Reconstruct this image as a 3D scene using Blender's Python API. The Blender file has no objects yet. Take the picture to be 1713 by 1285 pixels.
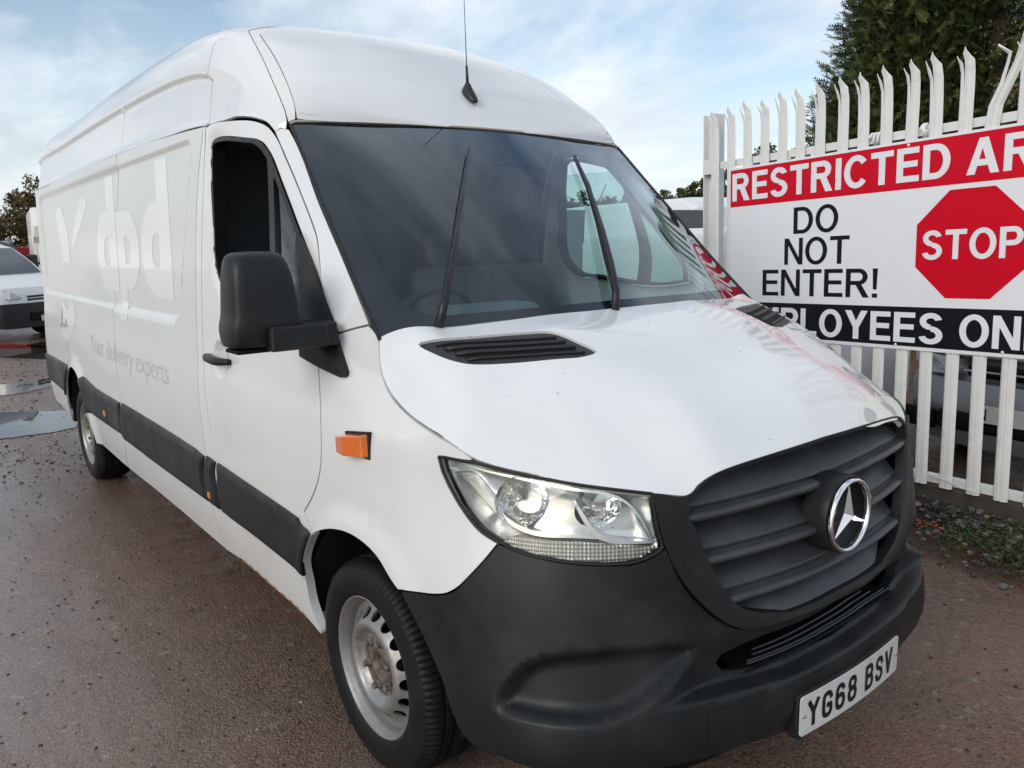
import bpy, bmesh, math, random
import numpy as np
from mathutils import Vector, Matrix, Euler
from mathutils.bvhtree import BVHTree
from mathutils.geometry import delaunay_2d_cdt
random.seed(7); rng = np.random.default_rng(7)
scene = bpy.context.scene
PI = math.pi

# ------------------------------------------------------------------ camera, world, sun, exposure
CAM = np.array([2.0900, -2.0087, 1.6569]); YAW, PITCH, ROLL, FOC = 2.475723, -0.177878, -0.025905, 1330.285
CX, CY, IW, IH = 856.5, 642.5, 1713.0, 1285.0
_f = np.array([math.cos(PITCH)*math.cos(YAW), math.cos(PITCH)*math.sin(YAW), math.sin(PITCH)])
_r = np.cross(_f, [0, 0, 1]); _r /= np.linalg.norm(_r); _u = np.cross(_r, _f)
_r, _u = math.cos(ROLL)*_r + math.sin(ROLL)*_u, -math.sin(ROLL)*_r + math.cos(ROLL)*_u
cam = bpy.data.cameras.new('camera'); cam_o = bpy.data.objects.new('camera', cam)
scene.collection.objects.link(cam_o); scene.camera = cam_o
cam_o.matrix_world = Matrix([[_r[0], _u[0], -_f[0], CAM[0]], [_r[1], _u[1], -_f[1], CAM[1]], [_r[2], _u[2], -_f[2], CAM[2]], [0, 0, 0, 1]])
cam.sensor_width = 36; cam.lens = FOC/IW*36; cam.clip_start = .05; cam.clip_end = 3000

world = bpy.data.worlds.new('World'); scene.world = world; world.use_nodes = True
SUN_EL, SUN_AZ = math.radians(27), math.radians(-76)     # direction towards the sun, azimuth from +X
def build_world():
    nt = world.node_tree; N = nt.nodes; L = nt.links; N.clear()
    out = N.new('ShaderNodeOutputWorld'); bg = N.new('ShaderNodeBackground'); L.new(bg.outputs[0], out.inputs[0])
    sky = N.new('ShaderNodeTexSky'); sky.sky_type = 'NISHITA'; sky.sun_disc = False
    sky.sun_elevation = SUN_EL; sky.sun_rotation = PI/2 - SUN_AZ; sky.air_density = 1.0; sky.dust_density = 1.5; sky.ozone_density = 1.2
    tc = N.new('ShaderNodeTexCoord')
    sep = N.new('ShaderNodeSeparateXYZ'); L.new(tc.outputs['Generated'], sep.inputs[0])
    # project the view direction on a cloud layer: xy / (z + k)
    add = N.new('ShaderNodeMath'); add.operation = 'ADD'; add.inputs[1].default_value = .26; L.new(sep.outputs[2], add.inputs[0])
    mx = N.new('ShaderNodeMath'); mx.operation = 'MAXIMUM'; mx.inputs[1].default_value = .16; L.new(add.outputs[0], mx.inputs[0])
    dx = N.new('ShaderNodeMath'); dx.operation = 'DIVIDE'; L.new(sep.outputs[0], dx.inputs[0]); L.new(mx.outputs[0], dx.inputs[1])
    dy = N.new('ShaderNodeMath'); dy.operation = 'DIVIDE'; L.new(sep.outputs[1], dy.inputs[0]); L.new(mx.outputs[0], dy.inputs[1])
    cmb = N.new('ShaderNodeCombineXYZ'); L.new(dx.outputs[0], cmb.inputs[0]); L.new(dy.outputs[0], cmb.inputs[1])
    def noise(scale, det, rough, dist, rot=0, sx=1, sy=1, off=0):
        mp = N.new('ShaderNodeMapping'); mp.inputs['Rotation'].default_value = (0, 0, rot); mp.inputs['Scale'].default_value = (sx, sy, 1)
        mp.inputs['Location'].default_value = (off, off*.7, 0)
        n = N.new('ShaderNodeTexNoise'); n.inputs['Scale'].default_value = scale; n.inputs['Detail'].default_value = det
        n.inputs['Roughness'].default_value = rough; n.inputs['Distortion'].default_value = dist
        L.new(cmb.outputs[0], mp.inputs[0]); L.new(mp.outputs[0], n.inputs[0]); return n
    def ramp(src, p0, p1, c0=(0, 0, 0, 1), c1=(1, 1, 1, 1)):
        r = N.new('ShaderNodeValToRGB'); r.color_ramp.elements[0].position = p0; r.color_ramp.elements[1].position = p1
        r.color_ramp.elements[0].color = c0; r.color_ramp.elements[1].color = c1; L.new(src, r.inputs[0]); return r
    n1 = noise(.85, 9, .58, .35, .5, 1, 1.35, 3.1); r1 = ramp(n1.outputs[0], .35, .60)
    n2 = noise(2.2, 9, .62, .5, .9, .8, 1.5, 1.3); r2 = ramp(n2.outputs[0], .42, .72)
    mul = N.new('ShaderNodeMath'); mul.operation = 'MULTIPLY_ADD'; mul.use_clamp = True
    L.new(r2.outputs[0], mul.inputs[0]); mul.inputs[1].default_value = .45; L.new(r1.outputs[0], mul.inputs[2])
    # more cloud near the horizon
    hz = N.new('ShaderNodeMapRange'); hz.inputs[1].default_value = .0; hz.inputs[2].default_value = .30; hz.inputs[3].default_value = .75; hz.inputs[4].default_value = 0
    L.new(sep.outputs[2], hz.inputs[0])
    mxx = N.new('ShaderNodeMath'); mxx.operation = 'MAXIMUM'; L.new(mul.outputs[0], mxx.inputs[0]); L.new(hz.outputs[0], mxx.inputs[1])
    fac = N.new('ShaderNodeMath'); fac.operation = 'MULTIPLY'; fac.inputs[1].default_value = .90; L.new(mxx.outputs[0], fac.inputs[0])
    # cloud brightness: grey bellies and white tops
    n3 = noise(.9, 6, .6, .4, 0, 1, 1.8, 7.7)
    cc = ramp(n3.outputs[0], .32, .56, (6.1, 6.6, 7.5, 1), (9.2, 9.7, 10.2, 1))
    skm = N.new('ShaderNodeMix'); skm.data_type = 'RGBA'; skm.blend_type = 'MULTIPLY'; skm.inputs[0].default_value = 1
    L.new(sky.outputs[0], skm.inputs[6]); skm.inputs[7].default_value = (1.50, 1.52, 1.46, 1)
    mix = N.new('ShaderNodeMix'); mix.data_type = 'RGBA'; L.new(fac.outputs[0], mix.inputs[0])
    L.new(skm.outputs[2], mix.inputs[6]); L.new(cc.outputs[0], mix.inputs[7])
    L.new(mix.outputs[2], bg.inputs[0]); bg.inputs[1].default_value = .108
build_world()
sun = bpy.data.lights.new('sun', 'SUN'); sun.energy = 1.15; sun.angle = math.radians(28); sun.color = (1, .96, .9)
sun_o = bpy.data.objects.new('sun', sun); scene.collection.objects.link(sun_o)
_sd = Vector((math.cos(SUN_EL)*math.cos(SUN_AZ), math.cos(SUN_EL)*math.sin(SUN_AZ), math.sin(SUN_EL)))
sun_o.rotation_euler = _sd.to_track_quat('Z', 'Y').to_euler(); sun_o.location = (0, 0, 30)
vs = scene.view_settings; vs.view_transform = 'Standard'; vs.look = 'None'; vs.exposure = 0.0; vs.gamma = 1; vs.use_curve_mapping = False
scene.cycles.max_bounces = 10; scene.cycles.transparent_max_bounces = 12; scene.cycles.caustics_reflective = False; scene.cycles.caustics_refractive = False

# ------------------------------------------------------------------ materials
MATS = {}
def mat(name, col=(.5, .5, .5), rough=.5, metal=0, coat=0, spec=.5, noise=0, nscale=20, bump=0, bscale=200, rvar=0, dirt=None, trans=0, ior=1.45, coat_rough=.03, dirt_scale=3, dirt_lo=.5, dirt_hi=.75, bdet=6):
    if name in MATS: return MATS[name]
    m = bpy.data.materials.new(name); m.use_nodes = True; nt = m.node_tree; N = nt.nodes; L = nt.links
    b = N['Principled BSDF']; c = (*col, 1)
    b.inputs['Base Color'].default_value = c; b.inputs['Roughness'].default_value = rough; b.inputs['Metallic'].default_value = metal
    b.inputs['Coat Weight'].default_value = coat; b.inputs['Coat Roughness'].default_value = coat_rough; b.inputs['Specular IOR Level'].default_value = spec
    b.inputs['Transmission Weight'].default_value = trans; b.inputs['IOR'].default_value = ior
    tc = N.new('ShaderNodeTexCoord')
    def nz(scale, det=6, rough_=.6):
        n = N.new('ShaderNodeTexNoise'); n.inputs['Scale'].default_value = scale; n.inputs['Detail'].default_value = det; n.inputs['Roughness'].default_value = rough_
        L.new(tc.outputs['Object'], n.inputs[0]); return n
    last = None
    if noise:
        n = nz(nscale); r = N.new('ShaderNodeMapRange'); r.inputs[1].default_value = .3; r.inputs[2].default_value = .7
        r.inputs[3].default_value = 1-noise; r.inputs[4].default_value = 1+noise; L.new(n.outputs[0], r.inputs[0])
        mx = N.new('ShaderNodeMix'); mx.data_type = 'RGBA'; mx.blend_type = 'MULTIPLY'; mx.inputs[0].default_value = 1; mx.inputs[6].default_value = c
        L.new(r.outputs[0], mx.inputs[7]); last = mx.outputs[2]
    if dirt:
        n = nz(dirt_scale, 10, .7); r = N.new('ShaderNodeMapRange'); r.inputs[1].default_value = dirt_lo; r.inputs[2].default_value = dirt_hi; L.new(n.outputs[0], r.inputs[0])
        mx = N.new('ShaderNodeMix'); mx.data_type = 'RGBA'; L.new(r.outputs[0], mx.inputs[0])
        if last: L.new(last, mx.inputs[6])
        else: mx.inputs[6].default_value = c
        mx.inputs[7].default_value = (*dirt, 1); last = mx.outputs[2]
    if last: L.new(last, b.inputs['Base Color'])
    if rvar:
        n = nz(nscale*.6); r = N.new('ShaderNodeMapRange'); r.inputs[1].default_value = .3; r.inputs[2].default_value = .7
        r.inputs[3].default_value = max(rough-rvar, 0); r.inputs[4].default_value = rough+rvar; L.new(n.outputs[0], r.inputs[0]); L.new(r.outputs[0], b.inputs['Roughness'])
    if bump:
        n = nz(bscale, bdet); bp = N.new('ShaderNodeBump'); bp.inputs['Strength'].default_value = 1; bp.inputs['Distance'].default_value = bump
        L.new(n.outputs[0], bp.inputs['Height']); L.new(bp.outputs[0], b.inputs['Normal'])
    MATS[name] = m; return m
def glass(name, tint=(.75, .9, .84), refl=1.0, f0=.06):
    """thin glazing: tinted see-through plus fresnel reflection"""
    if name in MATS: return MATS[name]
    m = bpy.data.materials.new(name); m.use_nodes = True; nt = m.node_tree; N = nt.nodes; L = nt.links; N.clear()
    out = N.new('ShaderNodeOutputMaterial'); t = N.new('ShaderNodeBsdfTransparent'); t.inputs[0].default_value = (*tint, 1)
    g = N.new('ShaderNodeBsdfGlossy'); g.inputs['Roughness'].default_value = .02; g.inputs[0].default_value = (*refl, 1) if isinstance(refl, tuple) else (refl, refl, refl, 1)
    fr = N.new('ShaderNodeLayerWeight'); fr.inputs[0].default_value = .5
    pw = N.new('ShaderNodeMath'); pw.operation = 'POWER'; pw.inputs[1].default_value = 3.2; L.new(fr.outputs['Facing'], pw.inputs[0])
    ma = N.new('ShaderNodeMath'); ma.operation = 'MULTIPLY_ADD'; ma.inputs[1].default_value = 1-f0; ma.inputs[2].default_value = f0; L.new(pw.outputs[0], ma.inputs[0])
    mx = N.new('ShaderNodeMixShader'); L.new(ma.outputs[0], mx.inputs[0]); L.new(t.outputs[0], mx.inputs[1]); L.new(g.outputs[0], mx.inputs[2])
    L.new(mx.outputs[0], out.inputs[0]); MATS[name] = m; return m

# ------------------------------------------------------------------ object helpers
COL = scene.collection
def tag(o, label=None, cat=None, group=None, kind=None):
    if label: o['label'] = label
    if cat: o['category'] = cat
    if group: o['group'] = group
    if kind: o['kind'] = kind
    return o
def thing(name, label, cat, loc=(0, 0, 0), rz=0, group=None):
    o = bpy.data.objects.new(name, None); COL.objects.link(o); o.location = loc; o.rotation_euler = (0, 0, rz); o.empty_display_size = .2
    return tag(o, label, cat, group)
def mesh_obj(name, verts, faces, material, parent=None, smooth=True, mats=None, fmat=None):
    me = bpy.data.meshes.new(name); me.from_pydata([tuple(map(float, v)) for v in verts], [], [tuple(int(i) for i in f) for f in faces]); me.validate(); me.update()
    if smooth: me.polygons.foreach_set('use_smooth', [True]*len(me.polygons))
    for m in (mats or [material]): me.materials.append(m)
    if fmat is not None: me.polygons.foreach_set('material_index', fmat)
    o = bpy.data.objects.new(name, me); COL.objects.link(o)
    if parent is not None: o.parent = parent
    return o
class MB:
    """collects simple solids into one mesh"""
    def __init__(s): s.v = []; s.f = []; s.mi = []
    def add(s, v, f, mi=0):
        n = len(s.v); s.v += [tuple(q) for q in v]; s.f += [tuple(i+n for i in q) for q in f]; s.mi += [mi]*len(f); return s
    def box(s, c, size, M=None, mi=0, taper=0):
        x, y, z = [q/2 for q in size]; v = []
        for dz in (-1, 1):
            k = 1-taper if dz > 0 else 1
            for dx, dy in ((-1, -1), (1, -1), (1, 1), (-1, 1)): v.append(Vector((dx*x*k, dy*y*k, dz*z)))
        if M is not None: v = [M @ q for q in v]
        v = [q + Vector(c) for q in v]
        return s.add(v, [(3, 2, 1, 0), (4, 5, 6, 7), (0, 1, 5, 4), (1, 2, 6, 5), (2, 3, 7, 6), (3, 0, 4, 7)], mi)
    def tube(s, pts, r, n=8, mi=0, cap=True):
        pts = [Vector(p) for p in pts]; rs = r if isinstance(r, (list, tuple)) else [r]*len(pts); base = len(s.v); up = None
        for i, p in enumerate(pts):
            d = (pts[min(i+1, len(pts)-1)] - pts[max(i-1, 0)]).normalized()
            if up is None: up = Vector((0, 0, 1)) if abs(d.z) < .9 else Vector((1, 0, 0))
            a = d.cross(up).normalized(); b = a.cross(d).normalized(); up = b
            for k in range(n): s.v.append(tuple(p + a*rs[i]*math.cos(2*PI*k/n) + b*rs[i]*math.sin(2*PI*k/n)))
        for i in range(len(pts)-1):
            for k in range(n):
                s.f.append((base+i*n+k, base+i*n+(k+1) % n, base+(i+1)*n+(k+1) % n, base+(i+1)*n+k)); s.mi.append(mi)
        if cap:
            s.f.append(tuple(base+k for k in range(n))[::-1]); s.mi.append(mi)
            s.f.append(tuple(base+(len(pts)-1)*n+k for k in range(n))); s.mi.append(mi)
        return s
    def lathe(s, prof, n=48, M=None, mi=0, close=False):
        """prof: (r, h) pairs; axis along local -Y (h outwards)"""
        base = len(s.v); m = len(prof)
        for k in range(n):
            a = 2*PI*k/n
            for r, h in prof:
                q = Vector((r*math.cos(a), -h, r*math.sin(a))); s.v.append(tuple(M @ q) if M is not None else tuple(q))
        for k in range(n):
            for i in range(m-1 if not close else m):
                j = (i+1) % m; k2 = (k+1) % n
                s.f.append((base+k*m+i, base+k*m+j, base+k2*m+j, base+k2*m+i)); s.mi.append(mi)
        return s
    def prism(s, poly, z0, z1, M=None, mi=0):
        """poly in local xy, extruded z0..z1"""
        n = len(poly); v = [Vector((x, y, z0)) for x, y in poly] + [Vector((x, y, z1)) for x, y in poly]
        if M is not None: v = [M @ q for q in v]
        f = [tuple(range(n))[::-1], tuple(range(n, 2*n))] + [(i, (i+1) % n, n+(i+1) % n, n+i) for i in range(n)]
        return s.add(v, f, mi)
    def build(s, name, m, parent=None, smooth=False, mats=None, bevel=0, seg=2, autosmooth=False):
        o = mesh_obj(name, s.v, s.f, m, parent, smooth, mats, s.mi if mats else None)
        if autosmooth:
            sharp_by_angle(o, math.radians(autosmooth if autosmooth is not True else 40))
        if bevel:
            b = o.modifiers.new('bevel', 'BEVEL'); b.width = bevel; b.segments = seg; b.limit_method = 'ANGLE'; b.angle_limit = math.radians(35)
            b.harden_normals = False
        return o
def sharp_by_angle(o, ang):
    bm = bmesh.new(); bm.from_mesh(o.data)
    for f in bm.faces: f.smooth = True
    for e in bm.edges:
        if len(e.link_faces) == 2 and e.calc_face_angle(0) > ang: e.smooth = False
    bm.to_mesh(o.data); bm.free()
def flip_fix(o):
    bm = bmesh.new(); bm.from_mesh(o.data); bmesh.ops.recalc_face_normals(bm, faces=bm.faces); bm.to_mesh(o.data); bm.free()

# ------------------------------------------------------------------ curve / surface tools
def spline(pts, n=8, closed=False):
    P = np.array(pts, float); m = len(P); out = []
    rngs = range(m) if closed else range(m-1)
    for i in rngs:
        if closed: p0, p1, p2, p3 = P[(i-1) % m], P[i], P[(i+1) % m], P[(i+2) % m]
        else: p1, p2 = P[i], P[i+1]; p0 = P[i-1] if i > 0 else 2*p1-p2; p3 = P[i+2] if i+2 < m else 2*p2-p1
        d0 = max(np.linalg.norm(p1-p0), 1e-6)**.5; d1 = max(np.linalg.norm(p2-p1), 1e-6)**.5; d2 = max(np.linalg.norm(p3-p2), 1e-6)**.5
        m1 = (p1-p0)/d0-(p2-p0)/(d0+d1)+(p2-p1)/d1; m2 = (p2-p1)/d1-(p3-p1)/(d1+d2)+(p3-p2)/d2
        m1 *= d1; m2 *= d1
        for k in range(n):
            t = k/n; h = (2*t**3-3*t**2+1, t**3-2*t**2+t, -2*t**3+3*t**2, t**3-t**2); out.append(h[0]*p1+h[1]*m1+h[2]*p2+h[3]*m2)
    if not closed: out.append(P[-1])
    return [tuple(q) for q in out]
def resample(pts, step, closed=True):
    P = np.array(pts, float); Q = np.vstack([P, P[:1]]) if closed else P; out = []
    for a, b in zip(Q[:-1], Q[1:]):
        L_ = np.linalg.norm(b-a)
        if L_ < 1e-7: continue
        n = max(1, int(round(L_/step)))
        for k in range(n): out.append(a+(b-a)*k/n)
    if not closed: out.append(Q[-1])
    return np.array(out)
def inside(poly, pts):
    P = np.array(poly, float); x, y = pts[:, 0], pts[:, 1]; c = np.zeros(len(pts), bool)
    x1, y1 = P[:, 0], P[:, 1]; x2, y2 = np.roll(x1, -1), np.roll(y1, -1)
    for a, b, e, f in zip(x1, y1, x2, y2):
        k = ((b > y) != (f > y)); 
        if abs(f-b) > 1e-12: c ^= k & (x < (e-a)*(y-b)/(f-b)+a)
    return c
def sdist(poly, pts, closed=True):
    """signed distance, negative inside"""
    P = np.array(poly, float); Q = np.roll(P, -1, 0)
    if not closed: P, Q = P[:-1], Q[:-1]
    d = np.full(len(pts), 1e9)
    for a, b in zip(P, Q):
        ab = b-a; L2 = max(ab@ab, 1e-12); t = np.clip(((pts-a)@ab)/L2, 0, 1); r = pts-(a+t[:, None]*ab); d = np.minimum(d, np.hypot(r[:, 0], r[:, 1]))
    if closed: d[inside(poly, pts)] *= -1
    return d
def offset_poly(poly, dist, clean=False):
    """move each vertex inwards by dist (works for mild shapes)"""
    P = np.array(poly, float); A = np.roll(P, 1, 0); B = np.roll(P, -1, 0)
    t1 = P-A; t2 = B-P; t1 /= np.linalg.norm(t1, axis=1)[:, None]+1e-12; t2 /= np.linalg.norm(t2, axis=1)[:, None]+1e-12
    area = .5*np.sum(P[:, 0]*B[:, 1]-B[:, 0]*P[:, 1]); s = 1 if area > 0 else -1
    n1 = np.stack([-t1[:, 1], t1[:, 0]], 1)*s; n2 = np.stack([-t2[:, 1], t2[:, 0]], 1)*s; n = n1+n2; l = np.linalg.norm(n, axis=1)[:, None]
    n = n/np.maximum(l, 1e-6); k = 1/np.maximum((n*n1).sum(1), .5); Q_ = P+n*(dist*k)[:, None]; ok = np.abs(sdist(P, Q_)) > .93*abs(dist)*.98; return Q_[ok] if clean and ok.sum() > 8 else Q_
class RBF:
    def __init__(s, pts, vals, lam=1e-4):
        s.p = np.array(pts, float); v = np.array(vals, float); n = len(s.p)
        r = np.linalg.norm(s.p[:, None]-s.p[None], axis=2); K = np.where(r > 0, r*r*np.log(r+1e-12), 0)+lam*np.eye(n)
        A = np.zeros((n+3, n+3)); A[:n, :n] = K; A[:n, n] = 1; A[:n, n+1:] = s.p; A[n, :n] = 1; A[n+1:, :n] = s.p.T
        s.w = np.linalg.lstsq(A, np.concatenate([v, np.zeros(3)]), rcond=None)[0]
    def __call__(s, q):
        q = np.atleast_2d(q); out = np.zeros(len(q)); n = len(s.p)
        for i in range(0, len(q), 4000):
            c = q[i:i+4000]; r2 = ((c[:, None]-s.p[None])**2).sum(2); out[i:i+4000] = (.5*r2*np.log(r2+1e-20))@s.w[:n]+s.w[n]+c@s.w[n+1:]
        return out
def ray(u, v):
    return _f*FOC+_r*(u-CX)-_u*(v-CY)
def at(u, v, ax, c):
    """point where the sight line through photo pixel (u, v) meets the plane coordinate[ax] = c"""
    d = ray(u, v); return CAM+d*((c-CAM[ax])/d[ax])
class Surf:
    """surface with 2-D parameters; f(ab) -> xyz; hit(u, v) gives parameters where a sight line meets it"""
    def __init__(s, f, a0, a1, b0, b1, na, nb):
        s.f = f; A, B = np.meshgrid(np.linspace(a0, a1, na), np.linspace(b0, b1, nb), indexing='ij'); s.ab = np.stack([A.ravel(), B.ravel()], 1)
        v = f(s.ab); s.v = v; idx = lambda i, j: i*nb+j
        s.tri = [(idx(i, j), idx(i+1, j), idx(i+1, j+1)) for i in range(na-1) for j in range(nb-1)]+[(idx(i, j), idx(i+1, j+1), idx(i, j+1)) for i in range(na-1) for j in range(nb-1)]
        s.bvh = BVHTree.FromPolygons([tuple(q) for q in v], s.tri)
    def param(s, p, d):
        loc, nrm, k, dist = s.bvh.ray_cast(Vector(p), Vector(d).normalized())
        if loc is None: return None
        i, j, k2 = s.tri[k]; A, B, C = s.v[i], s.v[j], s.v[k2]; M_ = np.stack([B-A, C-A], 1); w = np.linalg.lstsq(M_, np.array(loc)-A, rcond=None)[0]
        return s.ab[i]*(1-w[0]-w[1])+s.ab[j]*w[0]+s.ab[k2]*w[1]
    def hit(s, u, v):
        for k in range(20):
            q = s.param(CAM, ray(u, v+k*2))
            if q is not None:
                if k: print('HIT shifted', k*2, 'px down at', u, v)
                return q
        raise ValueError(f'no hit {u},{v}')
    def hits(s, pts, n=0, closed=False):
        if n: pts = spline(pts, n, closed)
        return [tuple(s.hit(*q)) for q in pts]
    def normals(s, ab, e=1e-3):
        ab = np.atleast_2d(ab); da = (s.f(ab+[e, 0])-s.f(ab-[e, 0])); db = (s.f(ab+[0, e])-s.f(ab-[0, e])); n = np.cross(da, db)
        return n/(np.linalg.norm(n, axis=1)[:, None]+1e-12)
def orient(n, p, c):
    """make normals point away from reference c"""
    s = np.sign(((p-c)*n).sum(1)); s[s == 0] = 1; return n*s[:, None]
def patch(surf, outline, h=.03, name='panel', material=None, parent=None, gap=.0034, flange=.012, relief=None, loops=(), holes=(), off=0.0, centre=(-.8, 0, .9), hole_flange=None, flange_mat=None, asp=1.0, rect=None):
    """trimmed piece of a surface: outline and holes in parameter space, thickness flange round the edges"""
    O = resample(outline, h*.7); 
    if gap: O = offset_poly(O, gap, True)
    H = [resample(q, h*.7) for q in holes]
    if gap: H = [offset_poly(q, -gap, True) for q in H]
    lo, hi = O.min(0), O.max(0); gx = np.arange(lo[0]+h*.5, hi[0], h); gy = np.arange(lo[1]+h*.5*asp, hi[1], h*asp)
    A, B = np.meshgrid(gx, gy, indexing='ij'); B = B+(np.arange(len(gx)) % 2)[:, None]*0; G = np.stack([A.ravel(), B.ravel()], 1)
    G = G[inside(O, G)]; 
    if len(G): G = G[np.abs(sdist(O, G)) > h*.35]
    for q in H:
        if len(G): G = G[~inside(q, G)]
        if len(G): G = G[np.abs(sdist(q, G)) > h*.35]
    cl = []
    for q, closed in loops:
        q = resample(q, h*.6, closed)
        if len(G): G = G[np.abs(sdist(q, G, False)) > h*.22]
        ok = inside(O, q) & (np.abs(sdist(O, q)) > h*.15)
        for w in H: ok &= ~inside(w, q)
        cl.append((q, ok, closed))
    verts = [tuple(p) for p in O]; edges = [(i, (i+1) % len(O)) for i in range(len(O))]; 
    for q in H:
        b = len(verts); verts += [tuple(p) for p in q]; edges += [(b+i, b+(i+1) % len(q)) for i in range(len(q))]
    for q, ok, closed in cl:
        b = len(verts); ids = {}
        for i, p in enumerate(q):
            if ok[i]: ids[i] = len(verts); verts.append(tuple(p))
        for i in range(len(q) if closed else len(q)-1):
            j = (i+1) % len(q)
            if i in ids and j in ids: edges.append((ids[i], ids[j]))
    verts += [tuple(p) for p in G]
    res = delaunay_2d_cdt([Vector(v) for v in verts], edges, [], 0, 1e-7)
    V2 = np.array([tuple(v) for v in res[0]]); F = np.array([(f[0], f[i], f[i+1]) for f in res[2] for i in range(1, len(f)-1)]); cen = V2[F].mean(1)
    keep = inside(O, cen+[1.3e-7, 3.1e-7])
    for q in H: keep &= ~(inside(q, cen+[1.3e-7, 3.1e-7]) & inside(q, cen+[-2.1e-7, 1.7e-6]))
    e_ = [V2[F[:, (k+1) % 3]]-V2[F[:, k]] for k in range(3)]; L2_ = np.max([(q*q).sum(1) for q in e_], 0); ar_ = .5*np.abs(e_[0][:, 0]*e_[1][:, 1]-e_[0][:, 1]*e_[1][:, 0]); bad = np.where(keep & (ar_ < .04*L2_))[0]
    if len(bad):
        vb = np.abs(sdist(O, V2[F[bad]].reshape(-1, 2))).reshape(-1, 3).max(1) < 2e-5; keep[bad[vb]] = False
    F = F[keep]; P = surf.f(V2); Nn = orient(surf.normals(V2), P, np.array(centre)); d = np.full(len(V2), off, float)
    if relief is not None: d = d+relief(V2, P)
    P = P+Nn*d[:, None]
    tn = np.cross(P[F[:, 1]]-P[F[:, 0]], P[F[:, 2]]-P[F[:, 0]]); flip = (tn*Nn[F[:, 0]]).sum(1) < 0; F[flip] = F[flip][:, ::-1]
    faces = [tuple(f) for f in F]; allv = [tuple(p) for p in P]; fm = [0]*len(faces)
    if flange:
        cnt = {}
        for f in F:
            for a, b in ((f[0], f[1]), (f[1], f[2]), (f[2], f[0])): cnt[(a, b)] = cnt.get((a, b), 0)+1
        bd = [e for e in cnt if (e[1], e[0]) not in cnt]; mp = {}
        for a, b in bd:
            for k in (a, b):
                if k not in mp: mp[k] = len(allv); allv.append(tuple(P[k])); allv.append(tuple(P[k]-Nn[k]*flange))
            faces.append((mp[b], mp[a], mp[a]+1, mp[b]+1)); fm.append(1 if flange_mat else 0)
    return mesh_obj(name, allv, faces, material, parent, True, [material, flange_mat] if flange_mat else None, fm if flange_mat else None)
def smst(x, a, b):
    t = np.clip((x-a)/(b-a), 0, 1); return t*t*(3-2*t)
def mirror(o, name=None):
    """the same part on the other side of the van"""
    c = o.copy(); COL.objects.link(c); c.scale = (c.scale[0], -c.scale[1], c.scale[2]); c.location = (o.location[0], -o.location[1], o.location[2]); c.parent = o.parent
    for ch in [q for q in bpy.data.objects if q.parent == o]:
        d = ch.copy(); COL.objects.link(d); d.parent = c
    return c

# ================================================================== THE VAN
white = mat('white_paint', (.77, .78, .778), .32, coat=1, spec=.45, noise=.015, nscale=2.5, coat_rough=.04, dirt=(.66, .65, .61), dirt_scale=1.7, dirt_lo=.60, dirt_hi=.85)
plastic = mat('dark_plastic', (.0115, .013, .014), .45, spec=.36, noise=.10, nscale=6, bump=.00012, bscale=900, rvar=.10, dirt=(.030, .031, .033), dirt_scale=4, dirt_lo=.50, dirt_hi=.78)
black = mat('black_gap', (.006, .006, .006), .7, spec=.2)
rubber = mat('rubber', (.018, .018, .018), .6, spec=.3)
chrome = mat('chrome', (.82, .83, .84), .08, metal=1)
amber = mat('amber_lens', (.75, .16, .012), .12, coat=1, spec=.6, noise=.12, nscale=60, bump=.0006, bscale=160)

van = thing('delivery_van', 'big white high-roof panel van with a dark grey bumper, filling the foreground', 'van')

# reference plan curve of the body: half superellipse nose, then straight flank
_n = 2.7; _th = np.linspace(0, PI/2, 400); _ex = .2+.84*np.cos(_th)**(2/_n); _ey = 1.0*np.sin(_th)**(2/_n)
_t = np.concatenate([np.stack([_ex, -_ey], 1), np.stack([np.linspace(.2, -6.4, 600)[1:], -np.ones(599)], 1)])
_s = np.concatenate([[0], np.cumsum(np.linalg.norm(np.diff(_t, axis=0), axis=1))])
_tx = np.gradient(_t[:, 0], _s); _ty = np.gradient(_t[:, 1], _s); _nx, _ny = _ty*1.0, -_tx*1.0
for _ in range(6):   # smooth the normals a little
    _nx[1:-1] = (_nx[:-2]+_nx[1:-1]*2+_nx[2:])/4; _ny[1:-1] = (_ny[:-2]+_ny[1:-1]*2+_ny[2:])/4
_l = np.hypot(_nx, _ny); _nx /= _l; _ny /= _l
if _nx[0] < 0: _nx, _ny = -_nx, -_ny
def Rs(s):
    return np.interp(s, _s, _t[:, 0]), np.interp(s, _s, _t[:, 1]), np.interp(s, _s, _nx), np.interp(s, _s, _ny)
S0 = float(_s[399])                       # s where x = .2
def s_of_x(x): return S0+(.2-x)           # on the straight flank
def inv(x, y):
    """(x, |y|) -> s, d"""
    y = -abs(y); best = None
    if x < .19: return s_of_x(x), -(y+1.0)
    ss = np.linspace(0, S0+.4, 3000); X, Y, NX, NY = Rs(ss); dx, dy = x-X, y-Y; perp = np.abs(-NY*dx+NX*dy)+1e-3*np.hypot(dx, dy); k = int(np.argmin(perp+np.where(np.hypot(dx, dy) > .5, 10, 0)))
    return float(ss[k]), float(dx[k]*NX[k]+dy[k]*NY[k])
_W = np.array([(.15, .93), (.25, .945), (.34, .957), (.45, .978), (.55, .988), (.7, .992), (.85, .990), (1.0, .985), (1.12, .975), (1.3, .963), (1.6, .951), (1.9, .940), (2.14, .930), (2.3, .92)])
def W(z):
    z = np.atleast_1d(z); 
    w = np.interp(z, _W[:, 0], _W[:, 1]); return (w+np.interp(z-.04, _W[:, 0], _W[:, 1])+np.interp(z+.04, _W[:, 0], _W[:, 1]))/3
def taper(x):
    return .035*smst(-x, 3.0, 5.9)+.16*np.clip((-x-5.62)/.3, 0, 1)**2.5
cp = []
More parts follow.
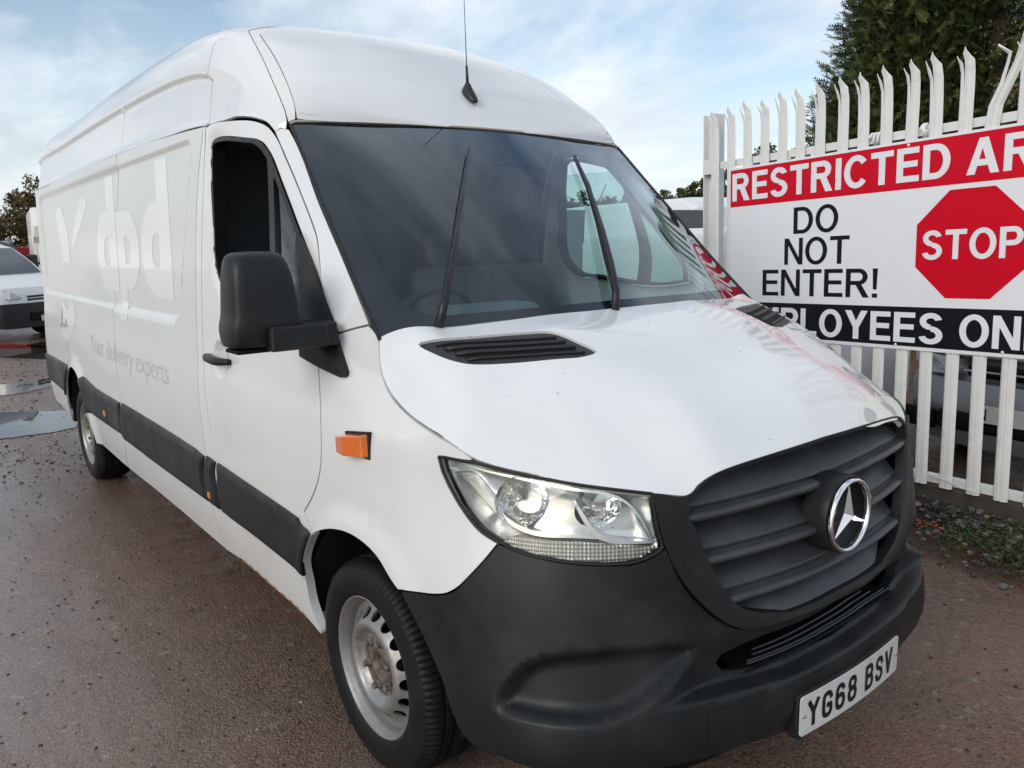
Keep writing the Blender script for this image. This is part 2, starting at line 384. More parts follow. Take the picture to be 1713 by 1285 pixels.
rows = {
 .22: [(.97, 0), (.955, .35), (.90, .6), (.82, .78), (.72, .88), (.6, .935), (.45, .955)],
 .45: [(1.045, 0), (1.03, .3), (.985, .55), (.90, .77), (.82, .88), (.68, .955), (.45, .985)],
 .62: [(1.01, 0), (.995, .3), (.95, .55), (.87, .76), (.77, .88), (.62, .955), (.42, .985)],
 .80: [(1.0, 0), (.985, .25), (.935, .5), (.85, .72), (.72, .87), (.56, .945), (.35, .985)],
 .93: [(.985, 0), (.965, .25), (.925, .5), (.87, .645), (.76, .79), (.61, .89), (.42, .955), (.25, .98)],
 1.04: [(.950, 0), (.940, .3), (.906, .53), (.86, .63), (.745, .775), (.59, .875), (.42, .938), (.2, .972)],
 1.12: [(.66, .80), (.53, .895), (.42, .935), (.2, .968)],
 1.147: [(.49, .915)], 1.168: [(.39, .928)], 1.20: [(.285, .934), (.05, .958), (-.1, .966)], 1.235: [(.20, .932)], 1.275: [(.145, .927)], 1.34: [(.095, .915)],
 1.30: [(0, .938), (-.2, .955)],
 1.393: [(.048, .894), (-.03, .912), (-.15, .935)],
 1.56: [(-.13, .871), (-.25, .915)], 1.75: [(-.32, .850), (-.44, .900)], 1.93: [(-.50, .830), (-.62, .890)],
 2.083: [(-.652, .815), (-.78, .885), (-.95, .920)],
}
for z, lst in rows.items():
    for x, y in lst: s_, d_ = inv(x, y); cp.append((s_, z, d_))
for x in (-.45, -.7, -1.0, -1.3):
    for z in (.2, .4, .6, .8, 1.0, 1.15, 1.35, 1.6): cp.append((s_of_x(x), z, float(W(z)[0])-1))
for x in (-.8, -1.0, -1.3):
    for z in (1.8, 2.0): cp.append((s_of_x(x), z, float(W(z)[0])-1))
cp.append((s_of_x(-1.2), 2.14, float(W(2.14)[0])-1))
for s_, z, d_ in [c for c in cp if c[0] < .62 and c[1] > .15]: cp.append((-s_, z, d_))       # mirror the nose so that the centre line is smooth
cp = np.array(cp); _rb = RBF(cp[:, :2], cp[:, 2], 2e-5)
def M_f(ab):
    ab = np.atleast_2d(ab); s, z = ab[:, 0], ab[:, 1]; X, Y, NX, NY = Rs(np.abs(s)); Y = np.where(s < 0, -Y, Y); NY = np.where(s < 0, -NY, NY)
    x = S0+.2-s; k = smst(-x, .85, 1.2); dA = W(z)-1-taper(x); d = np.zeros(len(s)); m = k < 1
    if m.any(): d[m] = _rb(ab[m])
    d = d*(1-k)+dA*k
    return np.stack([X+NX*d, Y+NY*d, z], 1)
M_ = Surf(M_f, -1.2, S0+6.2, .15, 2.2, 300, 90)
def MH(pts, n=0, closed=False): return M_.hits(pts, n, closed)
def XZ(pts): return [(s_of_x(x), z) for x, z in pts]

# ---- wheel arches as circles in the side view
AZ, AR = .345, .435
def arch_pts(x0, a0, a1, n=24, r=AR, zc=AZ+.03): return [(x0+r*math.cos(math.radians(a0+(a1-a0)*i/n)), zc+r*math.sin(math.radians(a0+(a1-a0)*i/n))) for i in range(n+1)]

# ---- outlines
gap_b = [(634, 597), (637, 620), (644, 643), (658, 668), (690, 700), (730, 728), (770, 752), (797, 773)]
door_front = [(533, 650), (536, 700), (537.5, 760), (533, 800), (522, 832), (509, 856)]
frame_gap = [(339, 211), (352, 205), (380, 200), (420, 200), (446, 209), (462, 228), (476, 259), (501, 319), (520, 368), (529, 396), (533, 430), (536, 475)]
rear_gap = [(343, 214), (339, 300), (336, 400), (336, 500), (338, 580), (342, 645), (350, 705), (364, 771), (373, 856), (388, 900), (403, 935)]
post_gap = [(339, 211), (329, 315), (326, 435), (328.5, 575), (334, 680), (345, 761), (354, 842), (377, 918)]

def arch_flare(x0):
    def fn(ab, P):
        r = np.hypot(P[:, 0]-x0, P[:, 2]-(AZ+.03)); return .016*(1-smst(r, AR+.015, AR+.075))*(P[:, 2] > .3)
    return fn
flF = arch_flare(0.0); flR = arch_flare(-4.325)
# ---- right flank (everything below is mirrored to the left afterwards)
right = []     # parts to mirror
def P_(name, outline, **k):
    k.setdefault('material', white); k.setdefault('parent', van); o = patch(k.pop('surf', M_), outline, name=name, **k); right.append(o); return o

arch_rear_edge = [(541, 1067), (520, 1010), (512.5, 963), (514, 930), (527, 893)]
arch_top = [(527, 893), (545, 886), (565, 884), (590, 890), (615, 905), (640, 930), (660, 963), (674, 985)]
# fender
fender_px = spline([(565, 557), (592, 549), (616, 543.5)], 4)[:-1] + spline([(616, 543.5), (623, 551), (631.5, 562)], 4)[:-1] + spline([(632, 563)]+gap_b, 5)[:-1] \
    + spline([(797, 773), (765, 769), (738, 763)], 4)[:-1] + spline([(733, 766), (740, 790), (755, 822), (775, 855), (802, 888), (834, 909)], 5)[:-1] \
    + spline([(834, 909), (810, 938), (780, 970), (765, 984), (747, 993.5), (722, 995), (695, 990), (675, 984)], 5)[:-1] \
    + spline(arch_top[::-1], 5)[:-1] + spline([(527, 893), (516, 874), (509, 858)], 3)[:-1] + spline(door_front[::-1], 5)[:-1] + [(533, 650), (531, 612)]
fender_sz = MH(fender_px)
def rel_side(ab, P):
    """shoulder crease and arch lip shared by the flank panels"""
    x = S0+.2-ab[:, 0]; z = ab[:, 1]; r = np.hypot(x-.05, z-.375); rr = np.hypot(x+4.325, z-.375)
    zc = 1.13-.010*x   # shoulder line
    d = -.0035*(smst(z, zc-.03, zc+.05))*smst(-x, -.5, .1)
    d += .018*(1-smst(r, .445, .53))*(z > .3)*smst(.45-x, 0, .2)*smst(z, .5, .62) + .020*(1-smst(rr, .47, .56))*(z > .3)
    d += -.006*smst(z, .42, .40)*0
    return d
P_('fender', fender_sz, h=.022, relief=lambda ab, P: rel_side(ab, P), flange=.02)
# cab door with its window opening
door_px = [(531, 612), (533, 650)]+spline(door_front, 5)[1:-1]+spline([(509, 856), (516, 874), (527, 893)], 3)[:-1]+spline(arch_rear_edge[::-1], 4)[:-1]+[(541, 1066)] \
    + spline([(541, 1066), (510, 1030), (450, 976), (403, 935)], 4)[:-1]+spline(rear_gap[::-1], 5)[:-1]+spline([(343, 214), (352, 206), (380, 201)]+frame_gap[3:], 5)
door_sz = MH(door_px)
win_px = spline([(353, 232), (363, 226), (385, 225), (415, 227.5), (432, 233), (447, 250), (470, 310), (494, 372), (505, 402)], 4)[:-1]+spline([(505, 402), (520, 450), (528, 520)], 3)[:-1]+spline([(528, 520), (500, 545), (440, 530), (384, 500), (368, 483), (357, 440), (353.5, 370), (350, 300), (350, 250)], 5)
win_px = spline([(350.5, 245), (355, 233), (367, 228.5), (400, 228), (430, 232.5), (447, 252), (470, 311), (494, 375), (508, 412), (519, 445), (525, 475), (520, 520)], 5)[:-1]+spline([(520, 520), (470, 530), (400, 505), (381, 499), (366, 475), (357, 440), (353.5, 370), (350.5, 300), (350.5, 245)], 5)[:-1]
win_sz = MH(win_px)
def rel_door(ab, P):
    d = rel_side(ab, P); w = sdist(np.array(win_sz), ab); d += -.010*(1-smst(w, .0, .045))
    hc = MH([(367, 600)])[0]; r = np.hypot((ab[:, 0]-hc[0])/1.05, (ab[:, 1]-hc[1])/.85); d += -.034*(1-smst(r, .055, .082)); return d
_hc = MH([(367, 600)])[0]
hring = [(_hc[0]+.083*math.cos(a), _hc[1]+.068*math.sin(a)) for a in np.linspace(0, 2*PI, 30)[:-1]]
door = P_('cab_door', door_sz, h=.02, relief=rel_door, holes=[win_sz], loops=[(hring, True), ([(_hc[0]+.05*math.cos(a), _hc[1]+.042*math.sin(a)) for a in np.linspace(0, 2*PI, 24)[:-1]], True)], flange=.03)
# B post strip
post_sz = MH(spline([(343, 214), (341, 225)], 2)[:-1]+spline(rear_gap[1:], 5)+spline([(403, 935), (390, 927), (377, 918)], 2)[1:-1]+spline(post_gap[::-1], 5))
P_('door_post', post_sz, h=.03, relief=rel_side, gap=.002)
# load-bay flank: front panel and rear panel, with the pressed window field
gut = [(339, 211), (300, 221.5), (250, 237), (194, 258)]
seam = [(194, 258), (191.5, 330), (189, 420), (188.5, 511), (192, 580), (199, 650), (203, 675), (208, 733), (214, 782)]
front_px = spline(gut, 4)[:-1]+spline(seam, 4)[:-1]+spline([(214, 782), (280, 835), (377, 918)], 4)[:-1]+spline(post_gap[::-1], 5)
field_sz = None
fz0, fz1 = 1.345, 2.09
xs_front, xs_back = -1.42, -5.42
def rrect(x0, x1, z0, z1, r, n=6, slant=0):
    pts = []
    for cx, cz, a0 in ((x1-r, z1-r, 0), (x0+r, z1-r, 90), (x0+r, z0+r, 180), (x1-r, z0+r, 270)):
        for i in range(n+1):
            a = math.radians(a0+90*i/n); pts.append((cx+r*math.cos(a)+slant*(cz+r*math.sin(a)-z0)/(z1-z0), cz+r*math.sin(a)))
    return pts
field = MH([(320, 240), (317, 236.5)]+[(193, 276.5)]) # sample points only, gives the heights of the pressed field
zt = (field[1][1]+field[2][1])/2; zb = MH([(240, 525)])[0][1]
_ft = S0+.2-MH([(319, 240)])[0][0]; _fb = S0+.2-MH([(297, 536)])[0][0]
def field_poly(e):
    q = rrect(-5.50+e, -1.0-e, zb+e, zt-e, .06-e*.5); return [((x if x < -3 else _fb+(_ft-_fb)*(z-zb)/(zt-zb)+(x+1.0)*1.0), z) for x, z in q]
field_xz = field_poly(0)
field_sz = XZ(field_xz); field_in = XZ(field_poly(.012))
def rel_load(ab, P):
    w = sdist(np.array(field_sz), ab); return rel_side(ab, P)-.012*smst(-w, 0, .012)
wrap = mat('side_paint_dull', (.70, .71, .71), .42, coat=.75, coat_rough=.10, noise=.02, nscale=3, dirt=(.60, .59, .56), dirt_scale=2, dirt_lo=.6, dirt_hi=.9)
P_('side_panel', MH(front_px), h=.03, material=wrap, relief=rel_load, loops=[(field_sz, True), (field_in, True)])
rear_arch_px = spline([(107, 656), (106, 630), (112.5, 616), (118, 618), (126.5, 632), (137, 665), (146, 688), (157, 716), (170, 745)], 4)
def arch_sz(x0, r, a0, a1, zc=.375, n=26): return XZ([(x0+r*math.cos(math.radians(a0+(a1-a0)*i/n)), zc+r*math.sin(math.radians(a0+(a1-a0)*i/n))) for i in range(n+1)])
seam_sz = MH(spline(seam, 4)); g_sz = MH(spline([(194, 258), (140, 281), (100, 298)], 4))
zg = g_sz[-1][1]; sx = lambda p: S0+.2-p[0]
xe = -5.93; zs = MH([(280, 835)])[0][1]
rear_sz = [(s_of_x(x), zg+(g_sz[0][1]-zg)*smst(x, -4, -2.6)) for x in np.linspace(sx(g_sz[0]), xe, 30)][:-1] + [(s_of_x(xe), z) for z in np.linspace(zg, .42, 20)][:-1] \
    + XZ([(xe, .42), (-4.80, zs)]) + arch_sz(-4.325, .465, 181, -1, zc=.375)[1:-1] + XZ([(-3.86, zs)]) + [(a, zs+(seam_sz[-1][1]-zs)*k) for a, k in [(s_of_x(-3.4), .3)]] + seam_sz[::-1]
P_('side_panel', rear_sz, h=.035, material=wrap, relief=rel_load, loops=[(field_sz, True), (field_in, True)])

# ---- dark rub strips, standing proud of the flank
def bulge(out, t=.013, r=.016):
    O = np.array(out)
    def fn(ab, P): return rel_side(ab, P)+t*np.sqrt(np.clip(1-(1-np.clip(-sdist(O, ab)/r, 0, 1))**2, 0, 1))
    return fn
def strip(px=None, sz=None, n=4, **k):
    sz = sz or MH(px); return P_('rub_strip', sz, h=.018, material=plastic, relief=bulge(sz), flange=.012, gap=.001, off=.003, **k)
t_top = [(497, 866), (476, 848), (420, 809), (366, 773)]
strip(spline([(366, 774), (420, 811), (476, 849), (500, 866)], 4)[:-1]+spline([(500, 866), (506, 878), (524, 890)], 3)[:-1]+spline([(525, 892), (513, 930), (512, 962)], 4)[:-1]+spline([(512, 963), (496, 950), (440, 905), (374, 855)], 4)+[(367, 815)])
strip(spline([(347, 762), (362, 772)], 2)[:-1]+spline([(362, 773), (360, 792), (370, 852)], 3)[:-1]+spline([(370, 852), (355, 841)], 2)[:-1]+spline([(355, 841), (345, 800), (345, 775)], 3))
strip(spline([(205, 674), (270, 713), (345, 761)], 4)[:-1]+spline([(343, 763), (342, 797), (352, 839)], 3)[:-1]+spline([(352, 839), (280, 787), (209, 734)], 4)+[(204, 705)])
# ahead of and behind the rear wheel
zt0, zb0 = MH([(205, 676)])[0][1], MH([(208, 733)])[0][1]
zt1 = zt0+.0
def clip_arch(x0, zc, r, z): return x0+math.sqrt(max(r*r-(z-zc)**2, 0))
xa = S0+.2-MH([(204, 700)])[0][0]
aa = [math.degrees(math.asin(min(1, (z-.375)/.468))) for z in (zb0+.01, zt0)]
sz = XZ([(xa, zt0), (xa, zb0+.02), (-3.72, zb0+.01)])+arch_sz(-4.325, .468, aa[0], min(aa[1], 85), n=14)+XZ([(-4.0, zt0+.03), (-3.6, zt0)])
strip(sz=sz[::-1])
sz = XZ([(xe+.03, zt0+.03), (-4.55, zt0+.04)])+arch_sz(-4.325, .468, 180-min(aa[1], 80), 180-aa[0], n=14)+XZ([(-4.85, zb0+.01), (xe+.03, zb0+.03)])
strip(sz=sz[::-1])
# ---- A pillar skin
pillar_px = spline([(463, 213), (482, 214)], 2)[:-1]+spline([(482.5, 216), (499, 248), (533, 341), (570, 428), (590, 477), (616, 542)], 5)[:-1]+spline([(616, 542), (592, 548), (565, 556)], 3)[:-1]+spline([(565, 556), (545, 505), (536, 474)], 3)[:-1]+spline([(536, 474), (533, 430), (529, 396), (520, 368), (501, 319), (476, 259), (464, 232), (458, 218)], 4)
P_('pillar_panel', MH(pillar_px), h=.02, relief=rel_side, gap=.0015, flange=.02)

# ---- roof: stations along x, a normalised half section
_prof = np.array([(1, 0), (.985, .10), (.97, .22), (.952, .36), (.928, .50), (.893, .64), (.845, .76), (.775, .85), (.68, .91), (.55, .95), (.38, .98), (.2, .995), (0, 1)])
_pp = np.array(spline(_prof, 6)); _pl = np.concatenate([[0], np.cumsum(np.linalg.norm(np.diff(_pp, axis=0), axis=1))]); _pl /= _pl[-1]
_kx = [-6.0, -5.75, -4.6, -3, -2.2, -1.7, -1.35, -1.07, -.85, -.75, -.70, -.652, -.60, -.57]
_kc = [2.60, 2.67, 2.69, 2.70, 2.695, 2.672, 2.61, 2.495, 2.355, 2.285, 2.24, 2.188, 2.125, 2.100]
_kw = [.80, .885, .912, .928, .930, .930, .930, .922, .895, .870, .850, .812, .48, .05]
_kz = [2.16, 2.165, 2.165, 2.165, 2.158, 2.15, 2.143, 2.125, 2.108, 2.100, 2.095, 2.085, 2.098, 2.100]
_ks = spline(list(zip(_kx, _kc, _kw, _kz)), 8); _ks = np.array(_ks)
def roofp(x): return [np.interp(x, _ks[:, 0], _ks[:, i]) for i in (1, 2, 3)]
def R_f(ab):
    ab = np.atleast_2d(ab); x, q = ab[:, 0], ab[:, 1]; c, w, z0 = roofp(x); py = np.interp(np.abs(q), _pl, _pp[:, 0]); pz = np.interp(np.abs(q), _pl, _pp[:, 1])
    # q<0: the other half
    s = np.where(q < 0, 1, -1); 
    bow = .0*x
    return np.stack([x, s*w*py, z0+(c-z0)*pz], 1)
# q runs 0 at the gutter to 1 on the crown; the left half uses 2-q
def R_f2(ab):
    ab = np.atleast_2d(ab); q = ab[:, 1]; qq = np.where(q > 1, 2-q, q); r = R_f(np.stack([ab[:, 0], np.clip(qq, 0, 1)], 1)); ng = np.minimum(qq, 0)
    r[:, 2] += ng*1.2; r[:, 1] += ng*.12; r[:, 1] *= np.where(q > 1, -1, 1); return r
R_ = Surf(R_f2, -6.0, -.575, -.10, 2.0, 260, 130)
def relief_roof(ab, P):
    """long pressed step along the side of the roof"""
    x, q = ab[:, 0], np.minimum(ab[:, 1], 2-ab[:, 1]); q0 = .285-.02*smst(x, -1.5, -.9)
    inn = smst(q, q0-.024, q0-.004); fr = smst(-x, .90, 1.10); return -.025*(1-inn)*fr*smst(q, -.01, .03)
def RH(px, n=0): return R_.hits(px, n)
def RP(outline, **k):
    k.setdefault('surf', R_); return k
sA = RH([(339, 208), (344, 150), (351, 105), (360, 72)]); xA = sA[-1][0]
sB = RH([(194.5, 256), (197, 225), (202, 180), (207, 153)]); xB = sB[-1][0]
zc_ = lambda L: [tuple(q) for q in L]
# rear and middle roof shells, both halves in one piece
def full(edge): return edge+[(edge[-1][0], q) for q in np.linspace(edge[-1][1], 2-edge[-1][1], 40)[1:-1]]+[(x, 2-q) for x, q in edge[::-1]]
sB0 = [(sB[0][0], .0)]+sB; sA0 = [(sA[0][0], .0)]+sA
qL = [([(x, .285+dq) for x in np.linspace(-5.9, -1.3, 150)], False) for dq in (-.028, -.020, -.012, -.004)]
kw = dict(relief=relief_roof, loops=qL, gap=.003, flange=.012, centre=(-3, 0, 1.2))
patch(R_, full(sB0)+[(-5.96, q) for q in np.linspace(2, 0, 40)], name='roof_panel', h=.045, material=white, parent=van, **kw)
patch(R_, full(sA0)+full(sB0)[::-1], name='roof_panel', h=.04, material=white, parent=van, **kw)
kw['centre'] = (-1.6, 0, 1.6)
seam1 = [(415, 50.5), (438, 95), (455, 133), (473, 175), (483, 204)]; seam2 = [(434, 56), (458, 92), (477, 130), (490, 165), (499, 198)]
s1 = RH(seam1, 4); s2 = RH(seam2, 4)
tail1 = [(xA+.02, min(s1[0][1]+.12, .8))]; 
low = RH([(481, 217), (470, 214.5), (461, 222)])+RH(spline([(461, 222), (446, 204.5), (420, 195.5), (380, 195.5), (352, 200), (341, 206)], 3)[1:])
P_('roof_side_panel', sA0[1:]+[(xA, s1[0][1]+.1)]+s1+low, surf=R_, h=.03, relief=relief_roof, gap=.002, flange=.012, centre=(-1.6, 0, 1.6))
top1 = [(xA, q) for q in np.linspace(s1[0][1]+.1, 1, 6)]
P_('roof_joint', s1+[tuple(q) for q in s2[::-1]]+[(xA, s2[0][1]+.12), (xA, s1[0][1]+.10)], surf=R_, h=.02, material=mat('sealer', (.78, .78, .76), .45, noise=.04, nscale=80, bump=.0006, bscale=220), gap=.0015, flange=.012, off=-.004, centre=(-1.6, 0, 1.6))
# forehead above the windscreen: lower edge is the curve where the stations close
def lowq(x): return 0.0
edge_r = [(xA, s2[0][1]+.12)]+s2; xe2 = s2[-1][0]
fore = edge_r+[(x, max(.0, s2[-1][1]*(1-(x-xe2)/(-.60-xe2)))) for x in np.linspace(xe2, -.60, 6)[1:]]
half = [(x, q) for x, q in fore]
fore_full = half+[(-.578, .0), (-.578, 1.0), (-.578, 2.0)]+[(x, 2-q) for x, q in half[::-1]]
patch(R_, fore_full, name='roof_front_panel', h=.02, material=white, parent=van, gap=.001, flange=.012, centre=(-1.6, 0, 1.6))

# ---- bonnet
gap3 = [tuple(M_f(np.array([q]))[0]) for q in MH(gap_b, 3)]
lamp_top_px = [(797, 773), (860, 789), (920, 802), (980, 812.5), (1040, 820.5), (1092, 826), (1125, 829.5), (1160, 831.8)]
lampe3 = [tuple(M_f(np.array([q]))[0]) for q in MH(lamp_top_px, 2)]
grille_top = [(-.531, 1.040), (-.50, 1.062), (-.45, 1.078), (-.38, 1.086), (-.2, 1.092), (0, 1.094)]
def on_M(y, z, s0=.0, s1=None):
    """parameter of the nose surface with given y and z"""
    ss = np.linspace(-.2, S0+.5, 800); p = M_f(np.stack([ss, np.full(800, z)], 1)); k = int(np.argmin(np.abs(p[:, 1]-y))); return (ss[k], z)
lead3 = [tuple(M_f(np.array([on_M(y, z)]))[0]) for y, z in spline(grille_top, 3)]
bc = []
for q in gap3[::2]+lampe3[::2]+lead3[::3]: bc.append(q)
bc += [(.048, -.893, 1.393), (.10, -.70, 1.408), (.155, -.45, 1.418), (.185, -.2, 1.424), (.195, 0, 1.425)]
bc += [(.154, -.821, 1.378), (.314, -.781, 1.330), (.461, -.418, 1.345), (.283, -.425, 1.396)]
bc += [(.45, 0, 1.362), (.65, 0, 1.290), (.80, 0, 1.212), (.88, 0, 1.155), (.62, -.4, 1.280), (.78, -.42, 1.195), (.86, -.45, 1.130)]
bc += [(.45, -.74, 1.270), (.58, -.70, 1.215), (.70, -.63, 1.165), (.80, -.58, 1.110), (.20, -.88, 1.315), (.36, -.87, 1.255), (.50, -.845, 1.190)]
bc = np.array(bc); bc = np.vstack([bc, bc[bc[:, 1] < -1e-6]*[1, -1, 1]])
_bb = RBF(bc[:, :2], bc[:, 2], 1.2e-3)
def B_f(ab): ab = np.atleast_2d(ab); return np.stack([ab[:, 0], ab[:, 1], _bb(ab)], 1)
B_ = Surf(B_f, -.1, 1.0, -.98, .98, 120, 200)
rear3 = spline([(.048, -.893), (.10, -.70), (.155, -.45), (.185, -.2), (.195, 0)], 5)
half = [tuple(q) for q in rear3[::-1]]+[(q[0], q[1]) for q in gap3[1:]]+[(q[0], q[1]) for q in lampe3[1:]]+[(q[0], q[1]) for q in lead3[1:]]
bon = half+[(x, -y) for x, y in half[::-1][1:-1]]
vent_px = spline([(702, 576), (722, 569.5), (800, 562.5), (880, 556), (925, 555.5), (965, 571), (996, 588), (975, 596), (930, 600), (850, 607), (790, 608.5), (760, 603), (728, 591)], 4, True)
vent_xy = B_.hits(vent_px)
vent_m = [(x, -y) for x, y in vent_xy]
crease = [B_.hits(spline([(770, 610), (900, 660), (1010, 700), (1080, 740)], 3))]
patch(B_, bon, name='bonnet', h=.022, material=white, parent=van, gap=.0028, flange=.02, holes=[vent_xy, vent_m], centre=(.3, 0, .6))
# ---- windscreen
wc = [(-.652, -.815, 2.083), (-.62, -.5, 2.098), (-.595, -.25, 2.102), (-.583, 0, 2.104), (.048, -.894, 1.393), (.11, -.70, 1.402), (.165, -.45, 1.410), (.19, -.2, 1.414), (.20, 0, 1.415),
      (-.13, -.870, 1.56), (-.32, -.849, 1.75), (-.50, -.829, 1.93), (-.165, 0, 1.765), (-.36, 0, 1.93), (.03, 0, 1.59), (-.19, -.45, 1.765), (-.235, -.65, 1.755), (.02, -.45, 1.575), (-.39, -.45, 1.93)]
wc = np.array(wc); wc = np.vstack([wc, wc[wc[:, 1] < -1e-6]*[1, -1, 1]]); _ww = RBF(wc[:, 1:], wc[:, 0], 2e-4)
def G_f(ab): ab = np.atleast_2d(ab); return np.stack([_ww(ab), ab[:, 0], ab[:, 1]], 1)
G_ = Surf(G_f, -.95, .95, 1.33, 2.15, 120, 90)
L_ = [(-.893, 1.385), (-.870, 1.56), (-.849, 1.75), (-.829, 1.93), (-.812, 2.075)]
T_ = [(-.812, 2.075), (-.80, 2.082), (-.75, 2.087), (-.5, 2.094), (-.25, 2.099), (0, 2.1005)]
Bo = [(-.893, 1.372), (-.70, 1.385), (-.45, 1.392), (-.2, 1.396), (0, 1.397)]
halfg = spline(Bo[::-1], 4)[:-1]+spline(L_, 4)[:-1]+spline(T_, 4)
ws = halfg+[(-y, z) for y, z in halfg[::-1][1:-1]]
windscreen = patch(G_, ws, name='windscreen', h=.05, material=glass('windscreen_glass', (.66, .82, .84), (.90, .98, 1.06), .055), parent=van, gap=.002, flange=0, centre=(-1.5, 0, 1.2))
# printed black border, a thin sheet just inside the glass
frit = mat('glass_border', (.016, .016, .022), .8, spec=.1)
inner_h = spline([(0, 1.455), (-.3, 1.452), (-.6, 1.448), (-.70, 1.448), (-.765, 1.475), (-.782, 1.54), (-.772, 1.70), (-.755, 1.85), (-.742, 1.985), (-.72, 2.012), (-.5, 2.018), (-.24, 2.02), (-.20, 1.99), (-.15, 1.952), (-.06, 1.945), (0, 1.945)], 4)
inner = inner_h+[(-y, z) for y, z in inner_h[::-1][1:-1]]
patch(G_, ws, name='glass_border', h=.05, material=frit, parent=windscreen, gap=.003, flange=0, holes=[inner], off=-.004, centre=(-1.5, 0, 1.2))
# rubber seal down each side and along the top
mbs = MB()
def seal(pts, r): mbs.tube([tuple(q) for q in pts], r, 6)
e3 = G_f(np.array([(y, z) for y, z in halfg])); k0 = len(spline(Bo[::-1], 4))-1; nL = len(spline(L_, 4))
seal(e3[k0:k0+nL], .006); mbs.build('windscreen_seal', mat('seal_black', (.01, .01, .01), .55), van, True); right.append(bpy.data.objects['windscreen_seal'])
mbs = MB(); seal([tuple(q+np.array([.002, 0, .003])) for q in e3[k0+nL-1:]]+[(q[0]+.002, -q[1], q[2]+.003) for q in e3[k0+nL-1:][::-1][1:]], .0055); mbs.build('top_seal', mat('seal_cream', (.42, .40, .34), .6), van, True)
# ---- nose: helper for outlines given as half of a symmetric shape
def sym(half): return [tuple(q) for q in half]+[(-s_, z) for s_, z in half[::-1] if abs(s_) > 1e-6]
def clipz(poly, zmin=None, zmax=None):
    out = [tuple(p) for p in poly]
    for lim, sg in ((zmin, 1), (zmax, -1)):
        if lim is None: continue
        res = []
        for i in range(len(out)):
            a, b = out[i], out[(i+1) % len(out)]; ia, ib = sg*(a[1]-lim) >= 0, sg*(b[1]-lim) >= 0
            if ia: res.append(a)
            if ia != ib: t = (lim-a[1])/(b[1]-a[1]); res.append((a[0]+t*(b[0]-a[0]), lim))
        out = res
    return out
g_top = [on_M(y, z) for y, z in spline([(-.535, 1.034), (-.50, 1.056), (-.45, 1.072), (-.38, 1.080), (-.2, 1.086), (0, 1.088)], 4)]
g_top = [(abs(s_), z) for s_, z in g_top]
g_side = MH(spline([(1155, 848), (1154, 866), (1165, 887), (1185, 935), (1205, 975), (1230, 1008), (1262, 1023), (1320, 1024)], 5))
g_half = g_top[::-1]+g_side+[(.0, .672)]
grille_in = sym([(0, 1.088)]+g_top[::-1][1:]+g_side+[(0, .672)])
sur_half = [(0, 1.10)]+[(s_, z+.012) for s_, z in g_top[::-1][1:]]+MH(spline([(1140, 831.5), (1092, 827), (1096, 850), (1112, 915), (1145, 978), (1190, 1025), (1222, 1046), (1250, 1053), (1286, 1047), (1350, 1025)], 4))+[(0, .648)]
surround = sym(sur_half)
patch(M_, surround, name='grille_surround', h=.02, material=plastic, parent=van, gap=.001, flange=.03, holes=[grille_in], relief=lambda ab, P: -.004*smst(sdist(np.array(grille_in), ab), .02, 0), centre=(0, 0, .9), off=.004)
gplastic = mat('grille_plastic', (.042, .045, .050), .38, spec=.5, noise=.12, nscale=5, rvar=.10, dirt=(.068, .070, .074), dirt_scale=5, dirt_lo=.5, dirt_hi=.75)
beads = [.982, .866, .752]; cuts = [1.2]+[b-.016 for b in beads]+[.5]
def grille_relief(i):
    zt_ = 1.10 if i == 0 else beads[i-1]-.016
    def fn(ab, P):
        s_, z = np.abs(ab[:, 0]), ab[:, 1]
        if i < 3:
            zb = beads[i]; up = zb+.020; t = np.clip((z-up)/(zt_-up), 0, 1); d = -.018-.070*t**.9
            g = (z < up) & (z > zb+.010); d = np.where(g, -.050, d)
            k = np.clip((zb+.012-z)/.028, 0, 1); d = np.where(z <= zb+.012, -.004-.020*(2*k-1)**4*0+.004-.018*np.abs(2*k-1)**3, d)
        else:
            t = np.clip((z-.675)/(zt_-.675), 0, 1); d = -.012-.06*t
        return d-.004
    return fn
for i in range(4):
    poly = clipz(grille_in, cuts[i+1], cuts[i]); lp = []
    if i < 3:
        for zz in (beads[i]+.0225, beads[i]+.0195, beads[i]+.0115, beads[i]+.007, beads[i]+.001, beads[i]-.006, beads[i]-.012): lp.append(([(x, zz) for x in np.linspace(-.62, .62, 170)], False))
    patch(M_, poly, name='grille_slat', h=.0105, material=gplastic, parent=van, gap=.0, flange=.02, relief=grille_relief(i), loops=lp, centre=(0, 0, .9))
patch(M_, grille_in, name='grille_backing', h=.06, material=black, parent=van, gap=-.01, flange=0, off=-.11, centre=(0, 0, .9))
